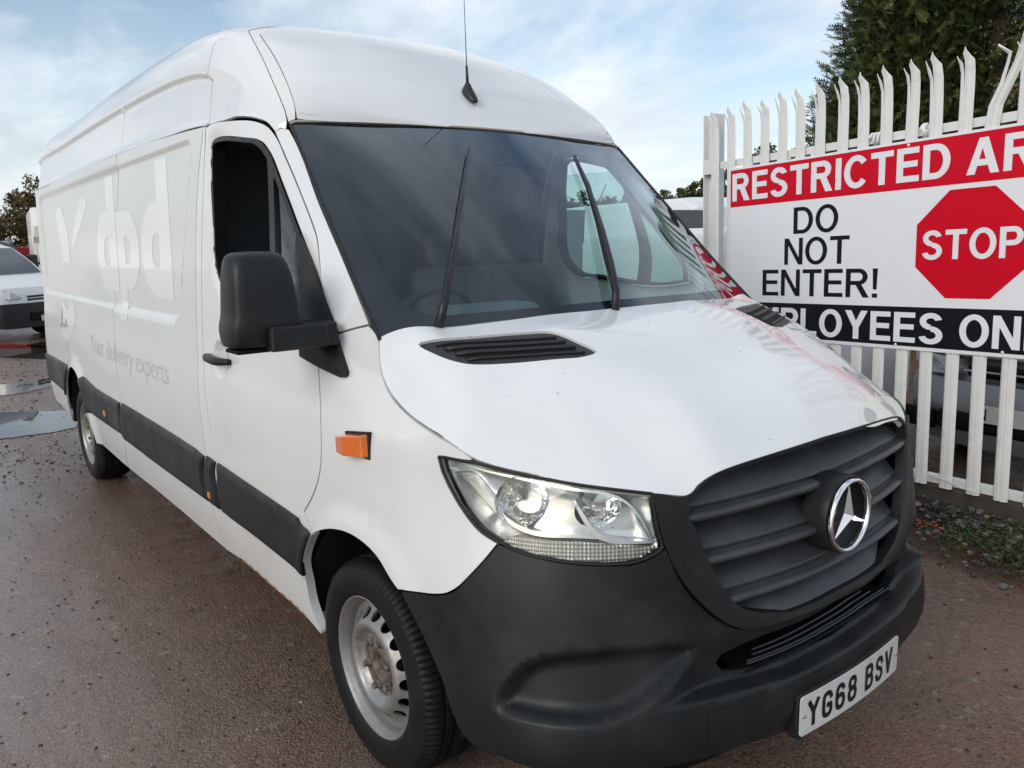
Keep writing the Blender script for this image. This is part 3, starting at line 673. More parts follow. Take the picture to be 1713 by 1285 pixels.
# badge: boss, ring and three-pointed star
ez = .892; ex = 1.017
bd = thing('badge', None, None); bd.parent = van; bd.location = (ex, 0, ez); bd.rotation_euler = (0, math.radians(-6), PI/2)   # local -Y points forwards
MB().lathe([(.111, -.075), (.110, -.03), (.109, -.008), (.106, -.002), (.104, -.010), (.085, -.022), (.04, -.028), (0.0001, -.030)], 56).build('badge_dish', plastic, bd, True)
MB().lathe([(.103, -.004), (.1045, .006), (.101, .0115), (.0955, .0115), (.0915, .006), (.0925, -.006)], 72).build('badge_ring', chrome, bd, True)
sb = MB()
for k in range(3):
    a = PI/2+k*2*PI/3; R_t, r_in, wd = .093, .020, PI/3
    tip = (R_t*math.cos(a), -.002, R_t*math.sin(a)); l = (r_in*math.cos(a+wd), .004, r_in*math.sin(a+wd)); r2 = (r_in*math.cos(a-wd), .004, r_in*math.sin(a-wd)); c = (0, -.014, 0); bk = (0, .008, 0)
    sb.add([tip, l, c, r2, bk], [(0, 1, 2), (0, 2, 3), (1, 0, 4), (0, 3, 4)])
sb.build('badge_star', chrome, bd)

# ---- bumper
def bar_top(s_): return .512+.030*smst(np.abs(s_), .15, .62)
low_edge = [(0, .335), (.2, .345), (.35, .368), (.47, .384), (.7, .397), (.9, .402), (1.0, .400)]
arch_b = MH(spline([(836, 1268), (798, 1254), (777, 1231), (759, 1185), (745, 1136), (710, 1052), (676, 986)], 4))
edge_f = MH(spline([(676, 986), (695, 990.5), (722, 995.5), (747, 994), (765, 985), (780, 971), (810, 939), (834, 911)], 4))
lampb = MH(spline([(836, 911), (862, 922), (900, 934), (960, 944), (1010, 946), (1060, 943), (1096, 929), (1110, 918)], 4))
sur_l = MH(spline([(1112, 917), (1145, 980), (1190, 1027), (1222, 1048), (1250, 1055), (1286, 1049), (1350, 1027)], 4))
bh = low_edge+arch_b+edge_f[1:]+lampb+sur_l+[(0, .644)]
slot_half = [(0, .630)]+MH(spline([(1350, 1040), (1279, 1069), (1235, 1082)], 3))+MH(spline([(1222, 1092), (1222, 1104), (1240, 1110)], 3))
sl_top = .628
slot = sym([(0, .630), (.25, .630), (.40, .628), (.47, .618), (.485, .600), (.46, .572), (.40, .560), (.25, .545), (0, .535)])
fog = MH(spline([(829, 1174), (834, 1155), (843, 1143), (868, 1116), (892, 1104), (938, 1095), (1025, 1086), (1100, 1078), (1150, 1077), (1172, 1084), (1168, 1106), (1142, 1132), (1102, 1165), (1058, 1195), (1000, 1214), (920, 1214), (860, 1202), (832, 1190)], 3, True))
fog_m = [(-a, b) for a, b in fog]
bl0 = [(s_, float(bar_top(s_))-.004) for s_ in np.linspace(-.80, .80, 90)]; bl1 = [(s_, float(bar_top(s_))+.014) for s_ in np.linspace(-.80, .80, 90)]
def rel_bumper(ab, P):
    s_, z = np.abs(ab[:, 0]), ab[:, 1]; bt = bar_top(s_)
    up = smst(z, bt-.004, bt+.014)*(1-smst(s_, .50, .72)); fall = 1-smst(z, bt+.02, bt+.14)
    d = -.050*up*(.30+.70*fall)+.010*(1-up)*(1-smst(s_, .7, 1.0))
    d += -.006*smst(z, .44, .36)
    f = np.minimum(sdist(np.array(fog), ab), sdist(np.array(fog_m), ab)); d += -.040*smst(-f, -.004, .034)*(1-.55*smst(s_, .72, .5))
    d += .015*(1-smst(np.hypot(P[:, 0]-.04, P[:, 2]-.345), .44, .53))*smst(z, .3, .4)*(s_ > .8)
    return d
fl_in = [tuple(q) for q in offset_poly(resample(fog, .02), .018)]
bumper = patch(M_, sym(bh), name='bumper', h=.0145, material=plastic, parent=van, gap=.0015, flange=.03, holes=[slot], loops=[([(a_, b_+dz_) for a_, b_ in bl0], False) for dz_ in (0, .0045, .009, .0135, .018)]+[(fog, True), (fog_m, True), (fl_in, True), ([(-a, b) for a, b in fl_in], True)], relief=rel_bumper, centre=(0, 0, .6))
patch(M_, sym([(0, .66), (.55, .66), (.55, .50), (0, .50)]), name='air_slot', h=.06, material=black, parent=bumper, gap=0, flange=0, off=-.20, centre=(0, 0, .6))
# step tread lying behind the slot, with raised ribs
stp = MB()
def plan(off, y0, n=30):
    out = []
    for y in np.linspace(-y0, y0, n):
        a = on_M(y, .55); p = M_f(np.array([a]))[0]; out.append((p[0]+off, y))
    return out
fr = plan(-.045, .37); bk = plan(-.17, .37)
stp.prism(fr+bk[::-1], .532, .540)
for o_, yy in ((-.056, .355), (-.066, .345), (-.085, .30), (-.105, .28)):
    stp.tube([(x, y, .542+.010*(abs(y)/.37)**2) for x, y in plan(o_, yy)], .0035, 5)
stp.build('step_tread', mat('step_black', (.010, .010, .012), .28, spec=.6), bumper, False)
# towing-eye cover and the panel line on the bar
tow = [(.565, .515), (.500, .508), (.500, .425), (.565, .432)]
patch(M_, tow, name='tow_cover', h=.01, material=plastic, parent=bumper, gap=.0, flange=.006, off=.003, relief=lambda ab, P: rel_bumper(np.stack([ab[:, 0], np.minimum(ab[:, 1], bar_top(ab[:, 0])-.008)], 1), P), centre=(0, 0, .6))
# under-tray behind the bumper foot
patch(M_, sym([(0, .40), (.6, .42), (1.0, .43), (1.0, .22), (0, .20)]), name='under_tray', h=.08, material=black, parent=van, gap=0, flange=0, off=-.09, centre=(0, 0, .6))

# ---- number plate
plate_m = mat('plate_white', (.68, .69, .68), .3, coat=.5, noise=.05, nscale=30, dirt=(.40, .38, .35), dirt_scale=9, dirt_lo=.55, dirt_hi=.9)
ink = mat('plate_ink', (.006, .006, .007), .4)
PX0, PZ0 = 1.066, .4045
def plate_x(y): return PX0-.19*y*y
def bend(o, dx=0):
    for v in o.data.vertices: v.co = Vector((plate_x(v.co.y)+v.co.x, v.co.y, v.co.z))
def rr(w, h, r, n=5):
    p = []
    for cx, cz, a0 in ((w/2-r, h/2-r, 0), (-w/2+r, h/2-r, 90), (-w/2+r, -h/2+r, 180), (w/2-r, -h/2+r, 270)):
        for i in range(n+1): a = math.radians(a0+90*i/n); p.append((cx+r*math.cos(a), cz+r*math.sin(a)))
    return p
class Flat(Surf):
    def __init__(s): pass
class PlateS:
    def f(s, ab): ab = np.atleast_2d(ab); return np.stack([PX0-.19*ab[:, 0]**2, ab[:, 0], PZ0+ab[:, 1]], 1)
    def normals(s, ab): ab = np.atleast_2d(ab); n = np.stack([np.ones(len(ab)), .38*ab[:, 0], np.zeros(len(ab))], 1); return n/np.linalg.norm(n, axis=1)[:, None]
PS = PlateS()
plate = patch(PS, rr(.520, .113, .010), name='number_plate', h=.03, material=plate_m, parent=van, gap=0, flange=.004, centre=(0, 0, .4))
patch(PS, rr(.545, .130, .014), name='plate_holder', h=.03, material=plastic, parent=plate, gap=0, flange=.03, off=-.006, centre=(0, 0, .4))
_fonts = {}
def text_mesh(txt, h=.0):
    """2-D triangles of a piece of lettering, normalised so that capitals are 1 high from 0"""
    c = bpy.data.curves.new('t', 'FONT'); c.body = txt; c.size = 1; c.offset = h; c.resolution_u = 6; o = bpy.data.objects.new('t', c); COL.objects.link(o)
    dg = bpy.context.evaluated_depsgraph_get(); me = bpy.data.meshes.new_from_object(o.evaluated_get(dg)); v = np.array([tuple(q.co[:2]) for q in me.vertices]); f = [tuple(p.vertices) for p in me.polygons]
    bpy.data.objects.remove(o); bpy.data.curves.remove(c); bpy.data.meshes.remove(me); return v, f
def letter_obj(txt, x0, x1, y0, y1, place, name, m, parent, bold=.0, caps=False, xh=None):
    """lettering stretched into the box x0..x1, y0..y1 of a 2-D frame; place(v2) -> xyz"""
    v, f = text_mesh(txt, bold); lo, hi = v.min(0), v.max(0); 
    u = np.empty_like(v); u[:, 0] = x0+(v[:, 0]-lo[0])/(hi[0]-lo[0])*(x1-x0); u[:, 1] = y0+(v[:, 1]-lo[1])/(hi[1]-lo[1])*(y1-y0)
    return mesh_obj(name, place(u), f, m, parent, False)
def pl_place(u): p = PS.f(u); n = PS.normals(u); return p+n*.0012
# stroke lettering of the plate characters: polylines in a 50 x 79 box, stroke 14
def stroke_poly(ch):
    A = {'Y': [[(0, 79), (25, 42)], [(50, 79), (25, 42)], [(25, 42), (25, 0)]],
         'G': [[(48, 62), (44, 73), (30, 79), (20, 79), (6, 73), (2, 60), (2, 19), (6, 6), (20, 0), (30, 0), (44, 5), (48, 16), (48, 36), (28, 36)]],
         '6': [[(46, 66), (40, 75), (29, 79), (21, 79), (8, 74), (2, 60), (2, 18), (7, 5), (20, 0), (30, 0), (43, 5), (48, 17), (48, 28), (43, 40), (30, 45), (20, 45), (8, 40), (3, 32)]],
         '8': [[(25, 42), (10, 46), (5, 54), (5, 67), (10, 76), (20, 79), (30, 79), (40, 76), (45, 67), (45, 54), (40, 46), (25, 42), (9, 38), (2, 28), (2, 15), (8, 4), (20, 0), (30, 0), (42, 4), (48, 15), (48, 28), (41, 38), (25, 42)]],
         'B': [[(2, 0), (2, 79), (32, 79), (42, 74), (45, 66), (45, 54), (41, 46), (32, 42), (2, 42)], [(32, 42), (43, 37), (48, 28), (48, 13), (43, 4), (32, 0), (2, 0)]],
         'S': [[(47, 60), (42, 73), (30, 79), (20, 79), (8, 75), (3, 65), (3, 57), (8, 48), (20, 43), (32, 38), (43, 32), (47, 22), (47, 15), (42, 5), (30, 0), (20, 0), (8, 5), (2, 17)]],
         'V': [[(0, 79), (25, 0)], [(50, 79), (25, 0)]]}
    return A[ch]
def stroke_letters(txt, x0, ch_w, ch_h, pitch, y0, place, name, m, parent, sw=.014, space=.033):
    x = x0
    for ch in txt:
        if ch == ' ': x += space; continue
        mb = MB(); k = sw/2
        for pl in stroke_poly(ch):
            pts = [((k+(ch_w-2*k)*a/50), (k+(ch_h-2*k)*b/79)) for a, b in pl]; q = resample(pts, .006, False); n = len(q)
            Lp, Rp = [], []
            for i in range(n):
                d = q[min(i+1, n-1)]-q[max(i-1, 0)]; d = d/np.linalg.norm(d); nn = np.array([-d[1], d[0]])*k; 
                e = d*k*(.75 if i == n-1 else -.75 if i == 0 else 0); Lp.append(q[i]+nn+e); Rp.append(q[i]-nn+e)
            v = np.array(Lp+Rp)+[x, y0]; p3 = place(v); mb.add(p3, [(i, i+1, n+i+1, n+i) for i in range(n-1)])
        mb.build(name, m, parent); x += pitch
stroke_letters('YG68 BSV', -.2325, .050, .079, .061, -.0395, pl_place, 'plate_letter', ink, plate, space=.033)
letter_obj('www.vehicleplates.co', -.05, .07, -.0505, -.0465, pl_place, 'maker_print', ink, plate) if False else None
for sy in (-1, 1):
    b = MB(); y_ = sy*.246; p = PS.f(np.array([(y_, 0)]))[0]; b.lathe([(.0055, 0), (.005, .003), (.0001, .004)], 12, Matrix.Translation(p) @ Matrix.Rotation(PI/2, 4, 'Z')); b.build('plate_screw', mat('screw', (.45, .32, .24), .4, metal=.6), plate, True)
# ---- headlamp: seal, clear cover, housing, two reflectors, chrome blades and the ribbed indicator lens
lamp_px = spline([(735, 764), (765, 769), (797, 775)], 3)[:-1]+spline([(797, 775), (860, 791), (920, 803), (980, 813), (1040, 820.5), (1090, 826)], 3)[:-1]+spline([(1090, 826), (1094, 850), (1100, 885), (1109, 914)], 4)[:-1] \
    + spline([(1109, 916), (1096, 927), (1060, 941), (1010, 944.5), (960, 942), (900, 932), (862, 920), (836, 907)], 4)[:-1]+spline([(836, 907), (804, 886), (777, 854), (757, 821), (742, 790), (735, 764)], 4)[:-1]
lamp_sz = MH(lamp_px)
silver = mat('lamp_silver', (.72, .73, .73), .22, metal=.85, bump=.0015, bscale=14, bdet=1)
grey_in = mat('lamp_grey', (.58, .58, .57), .28, metal=.65)
lampg = glass('lamp_cover', (.93, .94, .93), .9, .045)
lamp = patch(M_, lamp_sz, name='headlight', h=.025, material=silver, parent=van, gap=.004, flange=0, off=-.075, relief=lambda ab, P: .055*(1-smst(-sdist(np.array(lamp_sz), ab), 0, .035)), centre=(.1, 0, .9))
patch(M_, lamp_sz, name='lamp_cover', h=.03, material=lampg, parent=lamp, gap=.004, flange=0, off=-.001, centre=(.1, 0, .9))
t = MB(); pts = [tuple(q) for q in M_f(np.array(lamp_sz))]; t.tube(pts+[pts[0], pts[1]], .0042, 6, cap=False); t.build('lamp_seal', mat('seal_black', (.01, .01, .01), .55), lamp, True)
def blade(px, w, name, m, off=-.03, thick=.006, n=5):
    """a chrome strip following a line seen in the lamp"""
    c = np.array(MH(px, n)); d = np.gradient(c, axis=0); d /= np.linalg.norm(d, axis=1)[:, None]; nn = np.stack([-d[:, 1], d[:, 0]], 1); k = len(c); ww = w*np.sin(np.linspace(.25, PI-.25, k))[:, None]**.7
    poly = list(map(tuple, c+nn*ww/2))+list(map(tuple, (c-nn*ww/2)[::-1])); return patch(M_, poly, name=name, h=.012, material=m, parent=lamp, gap=0, flange=.05, off=off, centre=(.1, 0, .9))
blade([(748, 795), (762, 801), (780, 812), (803, 836), (828, 861), (854, 881), (893, 895), (957, 901), (1010, 905)], .012, 'chrome_blade', silver, -.028)
blade([(958, 838), (964, 850), (975, 868), (990, 889), (1012, 905), (1047, 911), (1098, 911)], .013, 'chrome_blade', silver, -.024)
blade([(760, 778), (800, 789), (880, 804), (957, 819), (1021, 829), (1054, 845), (1078, 872), (1096, 905)], .007, 'chrome_blade', silver, -.026)
def aim(d):
    d = Vector(d).normalized(); return (-d).to_track_quat('Y', 'Z').to_matrix().to_4x4()
refl = mat('reflector', (.86, .87, .87), .10, metal=1, bump=.0045, bscale=55, bdet=1)
def bowl(px, r, depth, off, sq=1.0, dirv=(1, -.42, .02), name='reflector', flutes=22):
    a = MH([px])[0]; p = M_f(np.array([a]))[0]+M_.normals(np.array([a]))[0]*0; n = orient(M_.normals(np.array([a])), np.array([p]), np.array([.1, 0, .9]))[0]; p = p+n*off
    Mx = Matrix.Translation(p) @ aim(dirv) @ Matrix.Diagonal((1, 1, sq, 1)); prof = []
    for i in range(11): t_ = i/10; prof.append((r*(1-t_)+.010*t_, -depth*(1-(1-t_)**2)))
    mb = MB(); mb.lathe(prof, 48, Mx)
    # stepped facets: push alternate columns a little
    o = mb.build(name, refl, lamp, True)
    b = MB(); b.lathe([(.010, -depth), (.010, -depth*.45), (.007, -depth*.3), (.0001, -depth*.25)], 16, Mx); b.build('bulb', mat('bulb', (.75, .72, .66), .12, metal=.5), o, True)
    return o
bowl((866, 840), .068, .056, -.028, .98)
bowl((1002, 853), .064, .050, -.028, .76, (1, -.3, .02))
# ribbed indicator lens along the foot of the lamp
ind = MH(spline([(838, 907), (856, 897), (893, 901), (931, 906), (1008, 911), (1047, 915), (1104, 915)], 3)[:-1]+spline([(1106, 917), (1072, 936), (1034, 942), (970, 941), (893, 928), (856, 917)], 3))
ind_m = mat('indicator_lens', (.33, .32, .30), .18, metal=.55, coat=.6)
def rib(ab, P): return .0022*np.sin(ab[:, 0]*2*PI/.011)+.0012*np.sin(ab[:, 1]*2*PI/.009)
patch(M_, ind, name='indicator_lens', h=.0034, material=ind_m, parent=lamp, gap=0, flange=.03, off=-.016, relief=rib, centre=(.1, 0, .9))
right.append(lamp)
# ---- scuttle vents in the bonnet
vent_m_ = mat('vent_plastic', (.022, .022, .024), .5, noise=.15, nscale=30)
vp = np.array(vent_xy); pu, pv = vp.min(0), vp.max(0)
vent = patch(B_, vent_xy, name='bonnet_vent', h=.03, material=vent_m_, parent=van, gap=.0015, flange=.01, off=-.006, centre=(.3, 0, .6)); right.append(vent)
# louvre slots: rows of dark cells following the vent
corn = [B_.hits([q])[0] for q in ((708, 574), (932, 558), (992, 589), (775, 604))]
corn = np.array(corn)
def bil(u, v): return corn[0]*(1-u)*(1-v)+corn[1]*u*(1-v)+corn[2]*u*v+corn[3]*(1-u)*v
mb = MB(); mr = MB()
for v0, v1 in ((.20, .33), (.47, .60), (.74, .90)):
    n = 26
    for i in range(n):
        u0 = .07+.86*i/n; u1 = u0+.86/n*.68; q = np.array([bil(u0, v0), bil(u1, v0), bil(u1, v1), bil(u0, v1)]); p = B_f(q); p[:, 2] -= .0045; mb.add(p, [(0, 1, 2, 3)])
    for vv in (v0-.045, v1+.045):
        q = np.array([bil(u, vv) for u in np.linspace(.05, .95, 14)]); p = B_f(q); p[:, 2] -= .003; mr.tube([tuple(k) for k in p], .0045, 6)
mb.build('louvre_slots', black, vent); mr.build('louvre_rail', vent_m_, vent, True)
# ---- window surround, divider and panes
wc_ = [tuple(q) for q in resample(win_sz, .02)]
ring_in = [tuple(q) for q in offset_poly(resample(win_sz, .012), .017)]
trim_m = mat('window_rubber', (.020, .020, .021), .45)
right.append(patch(M_, win_sz, name='window_seal', h=.012, material=trim_m, parent=door, gap=.001, flange=.05, off=-.012, holes=[ring_in], relief=lambda ab, P: .010*np.sqrt(np.clip(1-(np.abs(-sdist(np.array(win_sz), ab)-.0085)/.0085)**2, 0, 1)))) if False else patch(M_, win_sz, name='window_seal', h=.012, material=trim_m, parent=door, gap=.001, flange=.05, flange_mat=black, off=-.012, holes=[ring_in], relief=lambda ab, P: .010*np.sqrt(np.clip(1-(np.abs(-sdist(np.array(win_sz), ab)-.0085)/.0085)**2, 0, 1)))
div = MH(spline([(441, 240), (443, 300), (444, 360), (445, 430), (445, 520)], 3))+MH(spline([(456, 525), (454, 430), (453, 360), (452, 300), (452, 255)], 3))
patch(M_, div, name='window_divider', h=.012, material=trim_m, parent=door, gap=0, flange=.03, off=-.014)
qtr = MH(spline([(452, 262), (470, 306), (494, 368), (503, 392)], 3)+[(505, 470), (505, 520), (456, 520)])
glass_side = glass('side_glass', (.62, .80, .74), .9, .06)
patch(M_, qtr, name='quarter_glass', h=.03, material=glass_side, parent=door, gap=0, flange=0, off=-.026)
tri = MH(spline([(446, 252), (467, 307), (490, 370), (500, 395)], 3)+spline([(496, 396), (484, 368), (462, 305), (456, 290)], 3)+[(453, 300), (449, 300)])
patch(M_, tri, name='window_trim', h=.012, material=trim_m, parent=door, gap=0, flange=.02, off=-.012)
# door pull
hb = MB(); h0 = M_f(np.array([MH([(349, 596)])[0]]))[0]; h1 = M_f(np.array([MH([(386, 606)])[0]]))[0]
pts = [h0+np.array([0, .004, 0]), h0*.8+h1*.2+np.array([0, -.026, .004]), h0*.5+h1*.5+np.array([0, -.034, .002]), h0*.2+h1*.8+np.array([0, -.030, 0]), h1+np.array([0, -.004, 0])]
hb.tube([tuple(q) for q in spline(pts, 5)], [.012+.006*math.sin(PI*i/20) for i in range(21)], 10)
hb.build('door_handle', plastic, door, True)
# ---- mirror
sail_sz = MH(spline([(499, 389), (508, 408), (536, 476), (552, 525), (583, 621)], 3)[:-1]+spline([(583, 622), (581.5, 629), (573, 632)], 3)[:-1]+spline([(573, 632), (540, 616), (505, 596)], 3)+[(501, 545), (499, 470)])
mir = patch(M_, sail_sz, name='door_mirror', h=.02, material=plastic, parent=van, gap=0, flange=.03, off=.010, relief=lambda ab, P: .022*smst(-sdist(np.array(sail_sz), ab), 0, .05))
hm = bmesh.new()
def shell(path, name, m, parent, sub=2, flip=False):
    """loft of closed sections, then smoothed"""
    bm = bmesh.new(); rings = []
    for sec in path: rings.append([bm.verts.new(q) for q in sec])
    n = len(rings[0])
    for a, b in zip(rings[:-1], rings[1:]):
        for i in range(n): bm.faces.new((a[i], a[(i+1) % n], b[(i+1) % n], b[i]))
    bm.faces.new(rings[0][::-1]); bm.faces.new(rings[-1]); bmesh.ops.recalc_face_normals(bm, faces=bm.faces); me = bpy.data.meshes.new(name); bm.to_mesh(me); bm.free()
    for p in me.polygons: p.use_smooth = True
    me.materials.append(m); o = bpy.data.objects.new(name, me); COL.objects.link(o); o.parent = parent
    if sub: md = o.modifiers.new('s', 'SUBSURF'); md.levels = sub; md.render_levels = sub
    return o
def rsec(z, y0, y1, x0, x1, c=.022):
    """rounded rectangle section at height z"""
    return [(x0, y0+c, z), (x0+c, y0, z), (x1-c, y0, z), (x1, y0+c, z), (x1, (y0+y1)/2, z), (x1, y1-c, z), (x1-c, y1, z), (x0+c, y1, z), (x0, y1-c, z), (x0, (y0+y1)/2, z)]
shell([rsec(1.374, -1.250, -1.055, -.235, -.125, .02), rsec(1.380, -1.258, -1.046, -.250, -.108, .02), rsec(1.41, -1.262, -1.040, -.258, -.098), rsec(1.445, -1.262, -1.040, -.260, -.094), rsec(1.462, -1.252, -1.043, -.258, -.098), rsec(1.56, -1.248, -1.054, -.256, -.105), rsec(1.615, -1.243, -1.062, -.252, -.116, .03), rsec(1.640, -1.232, -1.074, -.246, -.135, .03), rsec(1.647, -1.205, -1.10, -.232, -.16, .03)], 'mirror_housing', plastic, mir)
MB().box((-.25, -1.15, 1.52), (.012, .14, .20)).build('mirror_glass', chrome, mir)
MB().box((-.175, -1.165, 1.366), (.10, .16, .012)).build('mirror_foot', black, mir, bevel=.004)
arm = MB(); arm.box((-.150, -1.075, 1.399), (.150, .175, .070)); arm.box((-.165, -.975, 1.397), (.13, .06, .074)); arm.build('mirror_arm', plastic, mir)
bpy.data.objects['mirror_arm'].modifiers.new('b', 'BEVEL').width = .006
mir_sail = mir
# ---- side repeater, small amber marker lamps
a = MH([(594, 743)])[0]; sp = M_f(np.array([a]))[0]
rp = MB(); L0, L1 = MH([(581, 739)])[0], MH([(618, 746)])[0]; P0, P1 = M_f(np.array([L0]))[0], M_f(np.array([L1]))[0]
ax = Vector(P1-P0); ln = ax.length; ax.normalize(); ny = Vector((ax.y, -ax.x, 0)).normalized(); ny = ny if ny.y < 0 else -ny; uz = Vector((0, 0, 1))
def rpf(t, o, z): return Vector(P0)+ax*(t*ln)+ny*o+uz*z
hh = .030
v = [rpf(.0, .0, -hh*.9), rpf(1.02, .0, -hh*1.15), rpf(1.02, 0, hh*1.15), rpf(0, 0, hh*.9), rpf(.0, .040, -hh*.80), rpf(.40, .046, -hh), rpf(.93, .022, -hh*1.05), rpf(.93, .022, hh*1.05), rpf(.40, .046, hh), rpf(.0, .040, hh*.80)]
rp.add(v, [(4, 5, 8, 9), (5, 6, 7, 8), (0, 4, 9, 3), (3, 9, 8, 7, 2), (0, 1, 6, 5, 4), (1, 2, 7, 6)])
rp_o = rp.build('side_repeater', amber, van, bevel=.004); right.append(rp_o)
rb = MB(); v = [rpf(.0, -.004, -hh*1.1), rpf(1.06, -.004, -hh*1.35), rpf(1.06, -.004, hh*1.35), rpf(.0, -.004, hh*1.1)]; v += [q+ny*.010 for q in v]
rb.add(v, [(4, 5, 6, 7), (0, 4, 7, 3), (1, 2, 6, 5), (3, 7, 6, 2), (0, 1, 5, 4)]); rb.build('repeater_gasket', rubber, rp_o)
for px, rx, rz in (((355.5, 827), .020, .017), ((179, 691), .030, .022), ((81, 625), .03, .02)):
    try: a = MH([px])[0]
    except Exception: continue
    poly = [(a[0]+rx*math.cos(t_), a[1]+rz*math.sin(t_)) for t_ in np.linspace(0, 2*PI, 20)[:-1]]
    right.append(patch(M_, poly, name='marker_lamp', h=.01, material=amber, parent=van, gap=0, flange=.01, off=.016, relief=lambda ab, P, a=a, rx=rx: .006*(1-np.clip(np.hypot(ab[:, 0]-a[0], ab[:, 1]-a[1])/rx, 0, 1)**2)))
# ---- aerial
an = thing('aerial', None, None); an.parent = van; an.location = (-.700, 0, 2.245); an.rotation_euler = (0, math.radians(32), 0)
shell([[(.062*math.cos(t)+.0, .026*math.sin(t), -.01) for t in np.linspace(0, 2*PI, 13)[:-1]], [(.060*math.cos(t), .025*math.sin(t), .008) for t in np.linspace(0, 2*PI, 13)[:-1]], [(.040*math.cos(t)-.015, .019*math.sin(t), .022) for t in np.linspace(0, 2*PI, 13)[:-1]], [(.018*math.cos(t)-.032, .011*math.sin(t), .038) for t in np.linspace(0, 2*PI, 13)[:-1]], [(.012*math.cos(t)-.036, .008*math.sin(t), .046) for t in np.linspace(0, 2*PI, 13)[:-1]]], 'aerial_base', mat('aerial_black', (.015, .015, .016), .4), an, 1)
bpy.context.view_layer.update(); IM = (Matrix.Translation(an.location) @ Euler(an.rotation_euler).to_matrix().to_4x4()).inverted()
m = MB(); m.tube([IM @ Vector((-.712, 0, 2.285)), IM @ Vector((-.714, 0, 2.37))], [.0075, .0045], 8); m.tube([IM @ Vector((-.714, 0, 2.37)), IM @ Vector((-.716, 0, 2.66))], [.0021, .0012], 6); m.build('aerial_rod', mat('aerial_black', (.015, .015, .016), .4), an, True)
# ---- wipers
wm = mat('wiper_black', (.012, .012, .014), .38, spec=.5)
def Gh(px): return [G_f(np.array([G_.hit(*q)]))[0] for q in px]
def wiper(arm_px, blade_px, lift=.028):
    g = Gh(arm_px); n = np.array([.72, 0, .69]); o = MB(); L_a = [tuple(q+n*((lift+.012*math.sin(PI*i/(len(g)-1)))*min(1, .15+i*.85))) for i, q in enumerate(g)]
    o.tube(L_a, [.015, .013, .011, .009, .008][:len(L_a)] if len(L_a) == 5 else .011, 8); ob = o.build('wiper', wm, van, True)
    b = MB(); gb = Gh(blade_px); q = [tuple(p+n*.014) for p in gb]; b.tube(q, [.0035]+[.0065]*(len(q)-2)+[.0035], 4)
    q2 = [tuple(p+n*.024) for p in gb]; b.tube(q2, [.004]+[.009]*(len(q)-2)+[.004], 6); b.build('wiper_blade', wm, ob, True)
    return ob
w1 = wiper([(733, 549), (737, 515), (745, 472), (756, 410), (764, 368)], [(734, 525), (745, 470), (757, 405), (767, 345), (781, 256)])
w2 = wiper([(1028, 524), (1021, 496), (1012, 452), (1000, 398), (986, 343)], [(1024, 500), (1010, 440), (995, 375), (979, 318), (957, 268)])
# rain sensor block behind the glass
sb2 = sym([(0, 1.99), (.05, 1.985), (.075, 1.955), (.07, 1.90), (.045, 1.875), (0, 1.872)])
# ---- wheels
tyre_m = mat('tyre', (.0085, .0085, .009), .55, spec=.3, noise=.3, nscale=14, bump=.0004, bscale=150, dirt=(.028, .024, .021), dirt_scale=5, dirt_lo=.5, dirt_hi=.85)
steel = mat('wheel_silver', (.30, .30, .295), .38, metal=.5, noise=.08, nscale=14, dirt=(.14, .11, .085), dirt_scale=14, dirt_lo=.50, dirt_hi=.80)
rusty = mat('hub_rust', (.115, .085, .065), .65, noise=.4, nscale=40, bump=.0006, bscale=120, dirt=(.22, .20, .185), dirt_scale=20, dirt_lo=.45, dirt_hi=.65)
class DiscS:
    pr = np.array([(0, .060), (.030, .061), (.035, .072), (.060, .076), (.092, .076), (.106, .079), (.1115, .088), (.116, .102), (.126, .110), (.139, .110), (.150, .102), (.164, .086), (.178, .074), (.192, .068), (.205, .067), (.215, .07)])
    pr = np.array(spline(pr, 5))
    def f(s, ab): ab = np.atleast_2d(ab); r = np.hypot(ab[:, 0], ab[:, 1]); return np.stack([ab[:, 0], -np.interp(r, s.pr[:, 0], s.pr[:, 1]), ab[:, 1]], 1)
    def normals(s, ab):
        ab = np.atleast_2d(ab); r = np.hypot(ab[:, 0], ab[:, 1])+1e-9; d = (np.interp(r+.002, s.pr[:, 0], s.pr[:, 1])-np.interp(r-.002, s.pr[:, 0], s.pr[:, 1]))/.004
        n = np.stack([-d*ab[:, 0]/r*1, -np.ones(len(ab)), -d*ab[:, 1]/r], 1); return n/np.linalg.norm(n, axis=1)[:, None]
DS = DiscS()
